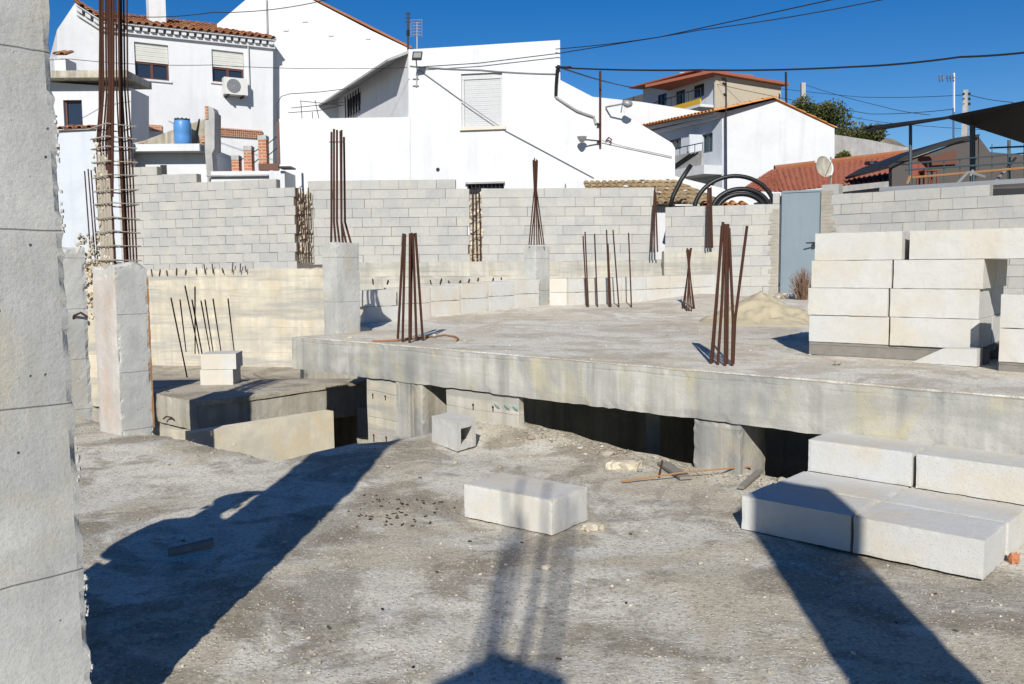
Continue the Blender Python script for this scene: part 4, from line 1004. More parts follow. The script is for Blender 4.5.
# ---- balcony with barrel
pe = Plane(130, 22.3, 220, 22.3)
tE = thing('roof_terrace', pe.P(0, 0), 'small white terrace with a mossy parapet above the left block wall', 'terrace')
def slabrect(par, pl, px, o0, o1, mat, name):
    a, b, c, d = pl.rect(*px); mb = MB(); rect_on(mb, pl, a, b, c, d, o0, o1); return mb.build(name, mat, par)
slabrect(tE, pe, (100, 146.5, 206, 153.5), -2.2, .45, 'white2', 'deck')
slabrect(tE, pe, (100, 153.6, 212, 185), -2.0, .0, 'white2', 'wall')
slabrect(tE, pe, (160.5, 165, 167, 174), .002, .02, 'black', 'vent_opening')
poly = [pe.hit(*p)-pe.n*.35 for p in ((100, 147), (100, 150), (214, 150), (214, 112), (180, 123), (137, 139))]
MB().prism(poly, -pe.n*.18).build('parapet', 'mossy', tE)
poly = [pe.hit(*p)+pe.n*.3 for p in ((209, 152), (209, 109), (212, 108), (217, 110), (218.5, 114), (218.5, 150), (216, 155), (218, 185), (212, 185), (210, 165))]
MB().prism(poly, -pe.n*.35).build('end_parapet', 'greyrender', tE)
slabrect(tE, pe, (209.3, 108.5, 212.6, 121), .302, .33, 'brick', 'exposed_brick')
mb = MB()
for (x, y, s_) in ((141, 144.5, .11), (148, 145, .09), (203, 141, .11), (206, 136, .09), (201, 145, .08), (153, 146, .06)):
    p = pe.hit(x, y)+pe.n*.0; mb.rock(p, s_, .9)
g = mb.build('rubble_pile', 'brick'); tag(g, 'broken bricks lying on the small terrace beside the barrel', 'rubble'); g['kind'] = 'stuff'
# barrel
bc = pe.hit(185, 146.3)+pe.n*.12; t = thing('plastic_barrel', bc, 'blue plastic barrel with a dark lid on the small terrace', 'barrel')
prof = [(0, .165), (.02, .19), (.1, .205), (.2, .212), (.3, .205), (.32, .212), (.45, .212), (.55, .205), (.6, .19), (.62, .16)]
mb = MB(); mb.tube([bc+ZZ*z for z, _ in prof], [r for _, r in prof], 24); mb.build('body', 'barrel', t, True)
mb = MB(); mb.tube([bc+ZZ*.585, bc+ZZ*.64], .185, 24)
for k in range(10): a = k*.628; mb.box(bc+V((math.cos(a)*.17-.015, math.sin(a)*.17-.015, .6)), (.03, 0, 0), (0, .03, 0), (0, 0, .06))
mb.build('lid', 'black', t)
q = pe.hit(197, 145)+pe.n*.1; mb = MB(); mb.tube([q, q+V((.05, 0, .3)), q+V((.12, 0, .62))], [.05, .035, .02], 6); tag(mb.build('rolled_hose', 'black'), 'dark rolled hose standing beside the barrel', 'hose')
# stair wall with three brick pillars
pf = Plane(200, 22.0, 290, 22.0)
t = thing('white_ledge', pf.P(0, 0), 'white ledge with a grey coping below the three brick pillars', 'ledge')
slabrect(t, pf, (212, 171.5, 286, 190), -1.0, .1, 'white2', 'ledge_wall'); slabrect(t, pf, (209, 175.5, 270, 177), .102, .2, 'greyrender', 'coping')
for i, (x0, x1, yt, nm) in enumerate(((231.5, 239, 155.5, 'shortest left'), (243.5, 252, 146, 'middle'), (258, 267, 135.5, 'tallest right'))):
    a, b, c, d = pf.rect(x0, yt+4.5, x1, 171.4); t = thing('brick_pillar', pf.P(a, b), f'{nm} of the three brick pillars beside the stair wall', 'pillar', 'brick stair pillars')
    mb = MB(); rect_on(mb, pf, a, b, c, d, -.25, 0); mb.build('shaft', 'brick', t); mb = MB(); rect_on(mb, pf, a-.005, d+.002, c+.005, d+.115, -.26, .01); mb.build('cap', 'greyrender', t)
t = thing('steel_railing', pf.hit(278, 170), 'rust-red steel post with a railing beside the brick pillars', 'railing')
slabrect(t, pf, (276, 121, 279.5, 163.9), -.1, -.02, 'brown', 'post'); slabrect(t, pf, (259.5, 164, 280, 170.5), .03, .1, 'brown', 'base')
for (p0, p1) in (((267, 143), (278, 134)), ((252, 152), (258, 148)), ((239, 160), (243.5, 157)), ((252, 163), (258, 158)), ((267, 155), (278, 146))):
    tube_px('rail', [pf.hit(*p0)-pf.n*.1, pf.hit(*p1)-pf.n*.1], .012, 'dark', t)
slabrect(t, pf, (281, 167.5, 294, 169), -.2, .3, 'black', 'spout')
# parapet wall E
pg = Plane(278, 23.9, 409, 23.74)
t = thing('terrace_wall', pg.P(0, 0), 'smooth white terrace parapet wall in front of the awning', 'wall'); facade('wall', pg, [(279, 235), (279, 119), (410, 117), (410, 235)], [], .35, 'white', t)
# metal pergola frame
t = thing('pergola_frame', pg.hit(300, 118), 'thin bare steel pergola frame above the smooth white terrace wall', 'pergola')
fr = [[(275, 122), (274.5, 103), (279, 95), (287, 92.5)], [(287, 92.5), (318, 90.5), (347, 87)], [(275, 105), (308, 102.5), (335, 96.5)], [(288, 92.5), (290, 119)], [(303, 91.5), (308.5, 118)], [(278, 100), (335, 94)], [(300, 104), (301, 118)], [(287, 92.5), (330, 97)]]
for i, l in enumerate(fr): tube_px('frame_bar', [pg.hit(*p)-pg.n*(.2 if i < 2 else 1.2) for p in l], .010, 'dark', t)

# ---- Building D with its sloping wing
ph = Plane(408, 23.8, 675, 22.6)
tH = thing('white_building', ph.P(0, 0), 'big plain white building with one closed shutter and a sloping right wing', 'building')
rs = ph.rect(461, 73, 502.5, 127); rg_ = ph.rect(468, 184, 504, 200)
facade('wall', ph, [(408.5, 235), (408.5, 49.5), (560, 40), (560.3, 80), (593, 97), (642, 125), (672, 143), (675, 148), (675, 235)], [rs, rg_], 9, 'white', tH, zbase=.4, reveal=.13, bdir=V((-.447, .894, 0)))
a, b, c, d = rs; mb = MB(); n = 24
for i in range(n): z0 = b+(d-.14-b)*i/n; rect_on(mb, ph, a+.07, z0+.002, c-.07, z0+(d-.14-b)/n-.002, -.11, -.092+.004*(i % 2), .5)
o = mb.build('window', 'shutterw', tH); mb = MB(); rect_on(mb, ph, a, d-.14, c, d, -.14, -.06); rect_on(mb, ph, a, b, a+.065, d-.142, -.13, -.07); rect_on(mb, ph, c-.065, b, c, d-.142, -.13, -.07); mb.build('shutter_box', 'shutterw', o)
mb = MB(); rect_on(mb, ph, a-.04, b-.08, c+.1, b-.002, -.12, .07); mb.build('sill', 'cream', o)
window(ph, rg_, tH, 'dark', mull=1, sill=False, bars=9)
a, b, c, d = rg_; mb = MB(); rect_on(mb, ph, a-.06, d+.002, c+.03, d+.05, .003, .10); mb.build('lintel', 'greyrender', tH)
q = ph.hit(438, 169.5); mb = MB(); mb.tube([q+ph.n*.003, q+ph.n*.02], .05, 10); mb.build('vent', 'black', tH)
# side wall of D (facing left) with awning roof
p1_ = ph.hit(408.8, 49.5); far = p1_+V((-4.6, 9.2, 0)); nS = V((-.894, -.447, 0)); 
mb = MB(); top = 0.0
s_a, s_b = p1_+nS*.004, far+nS*.004
mb = MB(); mb.add([s_a+nS*.6-ZZ*.30, s_b+nS*.6-ZZ*.30, s_b-ZZ*.02, s_a-ZZ*.02, s_a+nS*.6-ZZ*.36, s_b+nS*.6-ZZ*.36, s_b-ZZ*.10, s_a-ZZ*.10], [(0, 1, 2, 3), (7, 6, 5, 4), (0, 3, 7, 4), (1, 0, 4, 5), (2, 1, 5, 6), (3, 2, 6, 7)], .5); mb.build('side_awning', 'greyrender', tH)
class SP: pass
ps = Plane(408, 23.8, 408, 23.8+.001); ps.o = V((p1_.x, p1_.y, 0)); ps.u = V((-.447, .894, 0)); ps.n = nS
rr_ = ps.rect(347.5, 96, 361.5, 117)
if rr_[2]-rr_[0] < 6:
    m5 = MB(); rect_on(m5, ps, *rr_, .005, .02); o = m5.build('window', 'glass', tH); m6 = MB()
    for i in range(6): x = rr_[0]+(rr_[2]-rr_[0])*i/5; m6.tube([ps.P(x, rr_[1], .08), ps.P(x, rr_[3]+.1, .08)], .02, 5)
    m6.build('bars', 'dark', o)
# wall accessories
t = thing('floodlight', ph.hit(417, 82), 'black floodlight on a bent bracket at the top left of the plain white building', 'lamp')
q = lambda x, y, o=.0: ph.hit(x, y)+ph.n*o
tube_px('bracket', [q(416.5, 87, .03), q(417, 80, .03), q(418, 72, .06), q(420, 66, .35), q(421, 62, .45)], .018, 'greym', t)
MB().tube([q(413, 79, .02), q(419, 79, .02)], .015, 5).build('wall_clip', 'greym', t); MB().tube([q(413, 86, .02), q(419, 86, .02)], .015, 5).build('wall_clip', 'greym', t)
lp = q(422, 60, .5); mb = MB(); mb.box(lp+V((-.13, 0, -.09)), (.25, 0, 0), (0, .05, -.02), (.03, -.02, .19)); mb.build('housing', 'black', t)
mb = MB(); mb.box(lp+V((-.09, -.008, -.05)), (.19, 0, 0), (0, .004, 0), (.02, -.018, .12)); mb.build('lens', 'greym', t)
t = thing('cable_run', q(560, 70), 'black cable bundle with insulators fixed at the corner of the plain white building', 'cable')
tube_px('bundle', [q(559, 66, .05), q(557.5, 72, .08), q(556.5, 85, .07), q(556, 96, .05)], .045, 'black', t)
tube_px('conduit', [q(556, 97, .04), q(566, 104, .04), q(577, 111, .04), q(588, 115, .04), q(594, 117, .04), q(596, 124, .04)], .03, 'greyrender', t)
tube_px('insulator', [q(556, 68, .1), q(566, 68.5, .12), q(572, 68.5, .14)], .03, 'dark', t)
t = thing('rusty_pole', q(600, 143), 'rusty steel pole bracketed to the sloping white wing', 'pole')
tube_px('pole', [q(600.5, 147, .08), q(600.5, 72, .08)], .032, 'rust', t)
for y in (125, 142): MB().box(q(597, y, .0), ph.u*.1, ZZ*.03, ph.n*.14).build('clamp', 'dark', t)
tube_px('lamp_arm', [q(600, 141.5, .1), q(590, 141, .2), q(586, 141, .25)], .02, 'dark', t)
hd = q(583, 141, .3); mb = MB(); mb.tube([hd+ZZ*.07, hd, hd-ZZ*.07], [.13, .1, .05], 8); mb.build('lamp_head', 'greym', t)
tube_px('stub_bracket', [q(606, 141, .05), q(609, 138, .1), q(612, 140, .1), q(610, 143, .1)], .02, 'brown', t)
def hinge_cable(name, label, pts3, r, sag=0, mat='black', n=24):
    mb = MB(); P = []
    for i in range(len(pts3)-1):
        a, b = V(pts3[i]), V(pts3[i+1])
        for k in range(n): f = k/n; P.append(a.lerp(b, f)-ZZ*sag*4*f*(1-f))
    P.append(V(pts3[-1])); mb.tube(P, r, 5); return tag(mb.build(name, mat), label, 'cable', 'overhead cables')
hinge_cable('wall_cable', 'thin cable stapled diagonally down the plain white building', [q(418, 69, .03), q(461, 100, .03), q(506, 131, .03), q(594, 178, .03)], .012, 0, 'greym')
hinge_cable('wall_cable', 'grey cable running along the top of the shuttered window wall', [q(410, 66, .03), q(480, 70, .03), q(556, 74, .03)], .012, .02, 'greym')
hinge_cable('overhead_cable', 'cable rising from the floodlight over the roof to the upper right', [q(418, 68, .1), q(480, 64, .1), q(559, 54.5, .12), at(660, 37, 21), at(840, -2, 18)], .012, 0)
hinge_cable('overhead_cable', 'thin upper cable climbing over the white roof corner', [q(556, 50, .1), at(700, 30, 21), at(900, -4, 19)], .011, .05)
hinge_cable('overhead_cable', 'thick black cable crossing the sky above the tan house', [q(560, 68.5, .1), at(700, 70, 20.5), at(850, 67, 19), at(960, 57, 18), at(1060, 48, 17)], .021, .03)
hinge_cable('overhead_cable', 'cable running from the white building corner to the tan house', [q(562, 69, .1), at(643, 88.5, 50)], .022, .1)
hinge_cable('overhead_cable', 'thin cable strung across the fronts of the left white houses', [at(-20, 55, 22), at(70, 59, 23), at(211, 65, 24), at(407, 67.5, 23.4)], .008, .06, 'dark')
hinge_cable('overhead_cable', 'thin cable across the sky at the top left gable', [at(100, 14, 24), at(212, 12.5, 24), at(330, -1, 24)], .011, .1)
hinge_cable('wall_cable', 'thin cable sagging along the sloping white wing to the rusty pole', [q(602, 141, .08), q(625, 147, .05), q(672, 157, .05)], .011, .0, 'greym')
for i, (pts, lab) in enumerate((
    ([at(716, 80, 50), at(860, 97, 50), at(963, 95, 42)], 'high cable from the tan house to the concrete pole'),
    ([at(716, 84, 50), at(870, 114, 44), at(954, 109, 36)], 'lower cable from the tan house to the antenna mast'),
    ([at(803, 84, 52), at(880, 106, 48), at(930, 115, 44)], 'cable dropping right from the thin far pole'),
    ([at(967, 94, 42), at(1010, 102, 38), at(1070, 112, 34)], 'cable leaving the concrete pole to the right'),
    ([at(770, 100, 54), at(880, 122, 52), at(1010, 131, 50)], 'lowest faint cable above the bushes'))):
    hinge_cable('overhead_cable', lab, pts, .014, .06, 'dark')
# antennas
t = thing('tv_antenna', pb.hit(408, 50), 'dark mast with a small aerial at the gable end of the left house', 'antenna')
Ya = 26.0
tube_px('mast', [at(408, 56, Ya), at(408, 12, Ya)], .03, 'dark', t)
for y in (14, 18, 22): tube_px('element', [at(405, y, Ya), at(411, y, Ya)], .012, 'dark', t)
tube_px('clamp', [at(408, 30, Ya), at(408, 36, Ya)], .05, 'dark', t)
t = thing('tv_antenna', at(417, 48, Ya), 'grid television aerial beside the dark mast on the white roof', 'antenna')
tube_px('mast', [at(417, 52, Ya), at(417, 22, Ya)], .018, 'greym', t)
for y in (20, 23, 26, 29, 32, 35): tube_px('element', [at(411, y, Ya), at(422, y-.5, Ya-.1)], .009, 'greym', t)
for x in (411, 414, 419, 422): tube_px('element', [at(x, 20, Ya), at(x, 37, Ya)], .009, 'greym', t)
# street lamp
t = thing('street_lamp', q(607, 108), 'round street lamp on a short arm above the sloping white wing', 'lamp')
tube_px('arm', [q(606, 107.5, .05), q(612, 108.5, .35), q(624, 107.5, .5)], .022, 'greym', t)
hd = q(628.5, 107.5, .5); mb = MB()
mb.tube([hd-V((.13, 0, 0)), hd-V((.09, 0, -.02)), hd, hd+V((.09, 0, 0)), hd+V((.12, 0, 0))], [.03, .08, .1, .07, .02], 12); mb.build('lamp_head', 'greym', t, True)
# tiled lean-to roof N
t = thing('tiled_outbuilding', at(640, 203, 21.5), 'lichen-covered tile roof of a low outbuilding behind the central block wall', 'outbuilding')
mb = MB(); e0, e1, r0_, r1_ = at(584, 203, 20.6), at(728, 205, 20.6), at(583, 182.5, 23.0), at(674, 181, 22.7)
tiles(mb, e0, e1, r0_, r1_); mb.build('roof', 'tilel', t)
mb = MB(); tiles(mb, at(700, 206, 20.5), at(750, 207, 20.5), at(698, 201, 21.0), at(746, 203, 21.0)); mb.build('eave_tiles', 'tileo', t)
mb = MB(); mb.box(V((e0.x, 20.9, .6)), V((e1.x-e0.x, 0, 0)), V((0, 1.6, 0)), ZZ*(e0.z-.66)); mb.build('wall', 'white2', t)
mb = MB()
for i in range(14): f, g_ = rnd(.05, .9), rnd(.3, .95); p = (e0.lerp(e1, f)).lerp(r0_.lerp(r1_, f), g_)+ZZ*.1; mb.rock(p, rnd(.04, .09), .4)
mb.build('roof_stones', 'white2', t)
t = thing('garden_wall', at(580, 190, 20.6), 'white sloped coping left of the lichen-covered roof', 'wall')
MB().prism([at(x, y, 20.75) for x, y in ((566, 206), (566, 183), (572, 179), (583, 182), (592, 206))], V((0, .5, 0))).build('coping', 'white', t)
t = thing('garden_wall', at(700, 200, 24), 'white sloped garden wall running down below the railed balcony', 'wall')
MB().prism([at(x, y, 23.6) for x, y in ((660, 215), (660, 172), (690, 180), (722, 188), (752, 203), (760, 215))], V((0, .4, 0))).build('wall', 'white', t)

# ---- wall I
pi_ = Plane(560, 40, 720, 40)
t = thing('white_house', pi_.P(0, 0), 'low white house back wall behind the street lamp', 'house'); facade('wall', pi_, [(560, 200), (560, 93), (595, 97), (642, 102), (720, 114.5), (720, 200)], [], 6, 'white2', t, zbase=1)
t = thing('shed_roof', at(630, 100, 45), 'black shed roof edge beside the tan house', 'roof'); MB().prism([at(x, y, 45) for x, y in ((606, 104), (643, 94), (643, 108), (606, 108))], V((0, 2, 0))).build('roof', 'black', t)
# ---- House H
phl = Plane(643, 57, 716, 50); phr = Plane(716, 50, 783, 54)
t = thing('tan_house', phl.P(0, 0), 'tan brick house on the hill with a yellow balcony', 'house')
wr = [phl.rect(658, 94, 666.5, 106), phl.rect(676, 90.5, 685, 104), phl.rect(694, 84.5, 704, 97)]
facade('wall', phl, [(643, 150), (643, 89), (708, 73.5), (716, 75), (716, 150)], wr, .12, 'bluewhite_and_shade', t, zbase=2, reveal=.1)  # blue shade of this left face is put into its wall colour
for r in wr: window(phl, r, t, 'dark', mull=1, sill=False, reveal=.08)
facade('side_wall', phr, [(716.1, 150), (716.1, 75), (781, 85.5), (781, 150)], [], .12, 'tanbrick', t, zbase=2)
a, b, c_, d_ = phl.hit(640.5, 88), phl.hit(708, 70.5), phr.hit(716, 72.5), phr.hit(784.5, 83.5)
mb = MB(); mb.prism([a+phl.n*.9, phl.hit(709, 70.6)+phl.n*.9, phl.hit(709, 71.9)+phl.n*.9, a+phl.n*.9-ZZ*.09], -phl.n*4); o = mb.build('roof', 'tile2', t)
mb = MB(); mb.prism([phr.hit(708, 70.5)+phr.n*.35, d_+phr.n*.35, d_+phr.n*.35-ZZ*.16, phr.hit(708, 73.5)+phr.n*.35], -phr.n*5); mb.build('verge', 'tile2', o)
a, b, c_, d_ = phl.rect(668, 100, 714.5, 100); b = phl.uv(phl.hit(714, 105)).y; d_ = phl.uv(phl.hit(714, 96)).y; mb = MB(); rect_on(mb, phl, a, b, c_, d_-.2, .9, .98); o = mb.build('balcony', 'yellow', t)
mb = MB(); rect_on(mb, phl, a, b-.15, c_, b-.003, .0, .98); mb.build('floor', 'white2', o)
mb = MB(); mb.tube([phl.P(a, d_+.35, .94), phl.P(c_, d_+.35, .94)], .03, 5)
for k in range(9): x = a+(c_-a)*k/8; mb.tube([phl.P(x, d_-.2, .94), phl.P(x, d_+.35, .94)], .022, 5)
mb.build('railing', 'dark', o)
mb = MB(); mb.tube([at(683.5, 80, 54), at(683.5, 73, 54)], .26, 12); mb.build('water_tank', 'white2', t)
# ---- House G
pgf = Plane(722, 35, 835, 35); 
t = thing('white_house', pgf.P(0, 0), 'white gabled house with an orange tile verge right of centre', 'house')
facade('wall', pgf, [(722, 230), (722, 112.5), (773, 100), (834.5, 128.5), (834.5, 230)], [], 12, 'white2', t, zbase=.8)
gs0 = pgf.hit(722, 112.5); us = V((-.42, .907, 0)).normalized(); pgs = Plane(700, 35, 710, 35); pgs.o = V((gs0.x, gs0.y, 0)); pgs.u = us; pgs.n = V((-us.y, us.x, 0)); 
if pgs.n.dot(EYE-pgs.o) < 0: pgs.n = -pgs.n
ws = [pgs.rect(702, 133.5, 712.5, 152.5), pgs.rect(668, 139, 681, 150)]
facade('side_wall', pgs, [(722, 230), (722, 113), (648, 128.5), (648, 230)], ws, 3, 'bluewhite_and_shade', t, zbase=.8)  # side wall below the eave: its blue shade is in the colour
for r in ws: window(pgs, r, t, 'ironpaint', mull=1, sill=False)
a, b, c_, d_ = ws[0]; mb = MB(); mb.box(pgs.P(c_, b, .0), pgs.u*.08+pgs.n*.55, ZZ*(d_-b), pgs.u*.04); mb.build('open_shutter', 'bluewhite_and_shade', t)  # white shutter, tinted with the blue shade of the side wall
e0, e1 = pgs.hit(723, 112)+pgs.n*.55, pgs.hit(645, 128)+pgs.n*.55; rdg = pgf.hit(773.5, 98); rd2 = rdg+us*8
mb = MB(); tiles(mb, e0-ZZ*.03-us*.25, e1-ZZ*.03, rdg-us*.25, rd2, tl=.45); o = mb.build('roof', 'tileo', t)
e2 = pgf.hit(836, 128); mb = MB(); tiles(mb, e2+us*8, e2-us*.05, rd2, rdg-us*.05, tl=.45); mb.build('rear_slope', 'tileo', o)
mb = MB()
for i in range(36): x = i/36; p = (pgs.hit(722, 115.5)).lerp(pgs.hit(650, 130.5), x); mb.box(p, us*.12, ZZ*.12, pgs.n*.38)
mb.box(pgs.hit(722, 118)+pgs.n*.002, us*8, ZZ*.12, pgs.n*.2); mb.build('cornice', 'white2', o)
r = pgs.rect(683, 155, 719, 169); mb = MB(); rect_on(mb, pgs, *r, .75, .85); ob = mb.build('balcony', 'greyrender', t)
mb = MB(); rect_on(mb, pgs, r[0]-.2, r[1]-.35, r[2]+.2, r[1]-.003, .0, .88); mb.build('floor', 'white2', ob)
mb = MB(); mb.tube([pgs.P(r[0], r[3]+.3, .8), pgs.P(r[2]+.8, r[3]+.3, .8)], .02, 5)
for k in range(7): x = r[0]+(r[2]-r[0]+.6)*k/6; mb.tube([pgs.P(x, r[3], .8), pgs.P(x, r[3]+.3, .8)], .015, 5)
for k in range(3): mb.bar(pgs.P(r[0]+.2+k*.25, r[3]-.05, .87), pgs.P(r[0]+1.9+k*.25, r[1], .87), .04, .04)
mb.build('railing', 'dark', ob)
t = thing('utility_pole', at(726.5, 190, 34.6), 'slim dark pole against the corner of the white gabled house', 'pole')
tube_px('mast', [at(726.5, 195, 34.6), at(726, 76, 34.6)], .035, 'dark', t)
for (x, y) in ((722, 79), (723, 84), (724, 95)): tube_px('insulator', [at(726, y+1, 34.6), at(x, y-1, 34.5)], .045, 'dark', t)
# hill wall, bushes, poles
ppw = Plane(834, 38, 930, 41)
t = thing('concrete_wall', ppw.P(0, 0), 'long grey hillside wall below the bushes', 'wall'); facade('wall', ppw, [(828, 200), (828, 133.5), (870, 140), (940, 154), (940, 200)], [], .4, 'greyrender', t)
def bush(px, py, w_, h_, Y, label):
    c = at(px, py, Y); t = thing('bush', c-ZZ*h_, label, 'bush', 'bushes on the hill'); mb = MB()
    cl = [(c+V((rnd(-1, 1)*w_*.6, rnd(-1, 1)*.6, rnd(-.9, .5)*h_*.7)), rnd(.35, .6)*h_) for _ in range(9)]
    for i in range(2600):
        cc, r = random.choice(cl); d = V((random.gauss(0, 1), random.gauss(0, 1), random.gauss(0, 1))).normalized()*r*rnd(.5, 1.05); p = cc+d; s_ = rnd(.05, .11)
        a = V((rnd(-1, 1), rnd(-1, 1), rnd(-1, 1)))*s_; b = V((rnd(-1, 1), rnd(-1, 1), rnd(-1, 1)))*s_
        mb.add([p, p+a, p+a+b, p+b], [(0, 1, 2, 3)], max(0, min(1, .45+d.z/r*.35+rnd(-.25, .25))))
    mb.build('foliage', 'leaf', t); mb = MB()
    for k in range(4): mb.tube([c-ZZ*h_*1.3, c+V((rnd(-.5, .5)*w_, 0, -h_*.2))], [.06, .02], 5)
    mb.build('stems', 'twig', t)
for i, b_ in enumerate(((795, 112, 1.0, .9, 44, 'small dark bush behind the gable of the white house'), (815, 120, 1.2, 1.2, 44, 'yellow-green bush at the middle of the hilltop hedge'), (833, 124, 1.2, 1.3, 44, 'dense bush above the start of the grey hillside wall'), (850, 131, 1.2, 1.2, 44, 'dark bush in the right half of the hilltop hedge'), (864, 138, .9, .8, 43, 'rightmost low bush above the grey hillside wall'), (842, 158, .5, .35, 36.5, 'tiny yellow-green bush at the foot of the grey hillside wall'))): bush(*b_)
t = thing('utility_pole', at(803, 120, 48), 'pale square far pole rising from the bushes', 'pole'); MB().bar(at(803, 125, 48), at(803, 83, 48), .22, .22).build('mast', 'greyrender', t)
t = thing('utility_pole', at(786, 110, 52), 'thin dark far mast right of the tan house', 'pole'); tube_px('mast', [at(786.5, 118, 52), at(786, 72, 52)], .07, 'dark', t)
# ---- red roof K
t = thing('red_roofed_house', at(830, 190, 27), 'low white house with a wide red tile roof behind the gate', 'house')
e0, e1 = at(783, 192, 25.5), at(905, 179.5, 25.5); r0_, r1_ = at(774.5, 170, 30), at(915, 153.5, 30)
mb = MB(); tiles(mb, e0, e1, r0_, r1_, pitch=.14, tl=.30, r=.045); mb.build('roof', 'tile2', t)
mb = MB(); tiles(mb, at(739, 191, 26.4), e0, at(773, 170.2, 30), r0_, pitch=.14, tl=.30, r=.045); mb.build('hip_slope', 'tile2', t)
mb = MB(); mb.tube([r0_+ZZ*.05, r1_+ZZ*.05], .11, 7); mb.build('ridge_tiles', 'tile', t)
mb = MB(); mb.box(V((e0.x+.1, 25.9, .6)), V((e1.x-e0.x, 0, 0)), V((0, 3, 0)), ZZ*(e1.z-1.0)); mb.build('wall', 'white', t)
tube_px('flue', [at(871, 176, 27.2), at(871, 164, 27.2)], .07, 'black', t); MB().tube([at(871, 164.5, 27.2), at(871, 161.5, 27.2)], .19, 10).build('flue_cap', 'black', t)
# dish
t = thing('satellite_dish', at(831, 190, 21), 'grey mesh satellite dish with a pale rim on a thin pole above the gate', 'satellite dish')
tube_px('mast', [at(831, 205, 21), at(831, 157, 21)], .02, 'greym', t)
dc = at(823.5, 167, 20.9); nd = V((.35, -.9, .25)).normalized(); ud = nd.cross(ZZ).normalized(); vd = ud.cross(nd); mb = MB(); vs = [dc-nd*.05]; fs = []
for j in range(1, 5):
    for k in range(24): a = k/24*2*math.pi; r = .235*j/4; vs.append(dc+(ud*math.cos(a)+vd*math.sin(a)*1.08)*r+nd*(.07*(j/4)**2-.05))
for k in range(24): fs.append((0, 1+k, 1+(k+1) % 24))
for j in range(3):
    for k in range(24): fs.append((1+j*24+k, 1+(j+1)*24+k, 1+(j+1)*24+(k+1) % 24, 1+j*24+(k+1) % 24))
mb.add(vs, fs, .5); mb.build('dish', 'ledge', t)
mb = MB(); mb.tube([dc+(ud*math.cos(a_)+vd*math.sin(a_)*1.08)*.245+nd*.02 for a_ in [math.pi*(.1+.08*k)+(0 if ud.x < 0 else math.pi*.55) for k in range(16)]], .022, 6); mb.build('rim', 'acwhite', t)
tube_px('feed_arm', [dc-vd*.24, dc+nd*.25, dc+nd*.28+vd*.02], .01, 'greym', t)

# ---- black pipes behind the wall
pipes = []
def arc_px(x0, x1, ytop, ybot, Y, w=1.0, n=24):
    a, b = at(x0, ybot, Y), at(x1, ybot, Y); top = at((x0+x1)/2, ytop, Y); P = []
    for k in range(n+1):
        an = math.pi*(1-k/n); P.append(V(((a.x+b.x)/2+(b.x-a.x)/2*math.cos(an), Y, a.z+(top.z-a.z)*math.sin(an))))
    return P
for (x0, x1, yt, Y, lab) in ((694, 775, 176, 20.0, 'largest arched black pipe behind the wall beside the gate'), (712, 770, 189, 19.7, 'thick middle coil of black pipe behind the wall'), (717, 765, 194, 19.5, 'inner coil of black pipe just above the wall')):
    mb = MB(); mb.tube(arc_px(x0, x1, yt, 212, Y), .05 if yt < 180 else .055, 10); tag(mb.build('black_pipe', 'black', smooth=True), lab, 'pipe', 'black plastic pipes')
mb = MB(); mb.tube([at(669, 212, 19.8), at(673, 196, 19.8), at(681, 180, 19.8), at(691, 165, 19.8)], .05, 10); tag(mb.build('black_pipe', 'black', smooth=True), 'short leaning end of black pipe left of the coils', 'pipe', 'black plastic pipes')

# ---- carport / terrace on the right
t = thing('metal_canopy', at(960, 190, 19), 'large dark metal canopy with posts at the right edge', 'canopy')
Aq, Bq_, Fq, Cq = at(863, 129.5, 20.4), at(949, 119, 18.6), at(1130, 84, 15.2), at(1130, 178, 24)
MB().prism([Bq_, Fq, Cq], ZZ*.07).build('roof', 'dark', t)
mb = MB(); mb.prism([Aq, Bq_, Fq, Fq+V((.2, .5, 0)), Aq+V((.3, .4, .0))], ZZ*.06); mb.build('roof_edge', 'dark', t)
for k in range(0):
    f = (k+.7)/7.5; a = Bq_.lerp(Fq, f)-ZZ*.06; b = Bq_.lerp(Cq, f)-ZZ*.06; mb = MB(); mb.bar(a, b, .05, .08); mb.build('rafter', 'black', t)
for (x, yt, yb, Y, r) in ((910.5, 125, 190, 19.8, .035), (972.5, 121, 185, 19.0, .055), (1009, 140, 182, 21, .035), (953.5, 108, 138, 20.5, .02)):
    tube_px('post', [at(x, yb, Y), at(x, yt, Y)], r, 'ironpaint', t, 6)
t = thing('tv_antenna', at(954, 110, 20.5), 'pale yagi aerial on a mast above the dark canopy', 'antenna')
tube_px('mast', [at(954, 112, 20.5), at(954, 73, 20.5)], .022, 'acwhite', t); tube_px('boom', [at(938, 78.5, 20.4), at(956, 77.5, 20.4)], .012, 'greym', t)
for x in (939, 942, 947, 950, 953): tube_px('element', [at(x, 74.5, 20.3), at(x+.6, 82, 20.5)], .008, 'greym', t)
t = thing('utility_pole', at(965, 140, 42), 'weathered concrete power pole behind the dark canopy', 'pole'); MB().tube([at(964.5, 150, 42), at(966, 90, 42)], [.2, .13], 4).build('mast', 'greyrender', t)
for y in (94, 99, 104): tube_px('insulator', [at(963, y, 42), at(970, y, 42)], .07, 'dark', t)
t = thing('shaded_shed', at(940, 190, 23), 'dark lean-to shed with peeling red boards below the canopy', 'shed')
MB().prism([at(x, y, 23) for x, y in ((888, 166), (905, 156), (954, 138), (980, 134), (979, 137), (956, 142), (906, 160), (890, 168))], V((0, 3, 0))).build('roof', 'dark', t)
MB().prism([at(x, y, 23.1) for x, y in ((892, 192), (892, 167), (905, 161), (956, 143), (978, 138), (978, 192))], V((0, .2, 0))).build('wall', 'darkwall', t)  # shade below the lean-to roof is painted as a dark wall
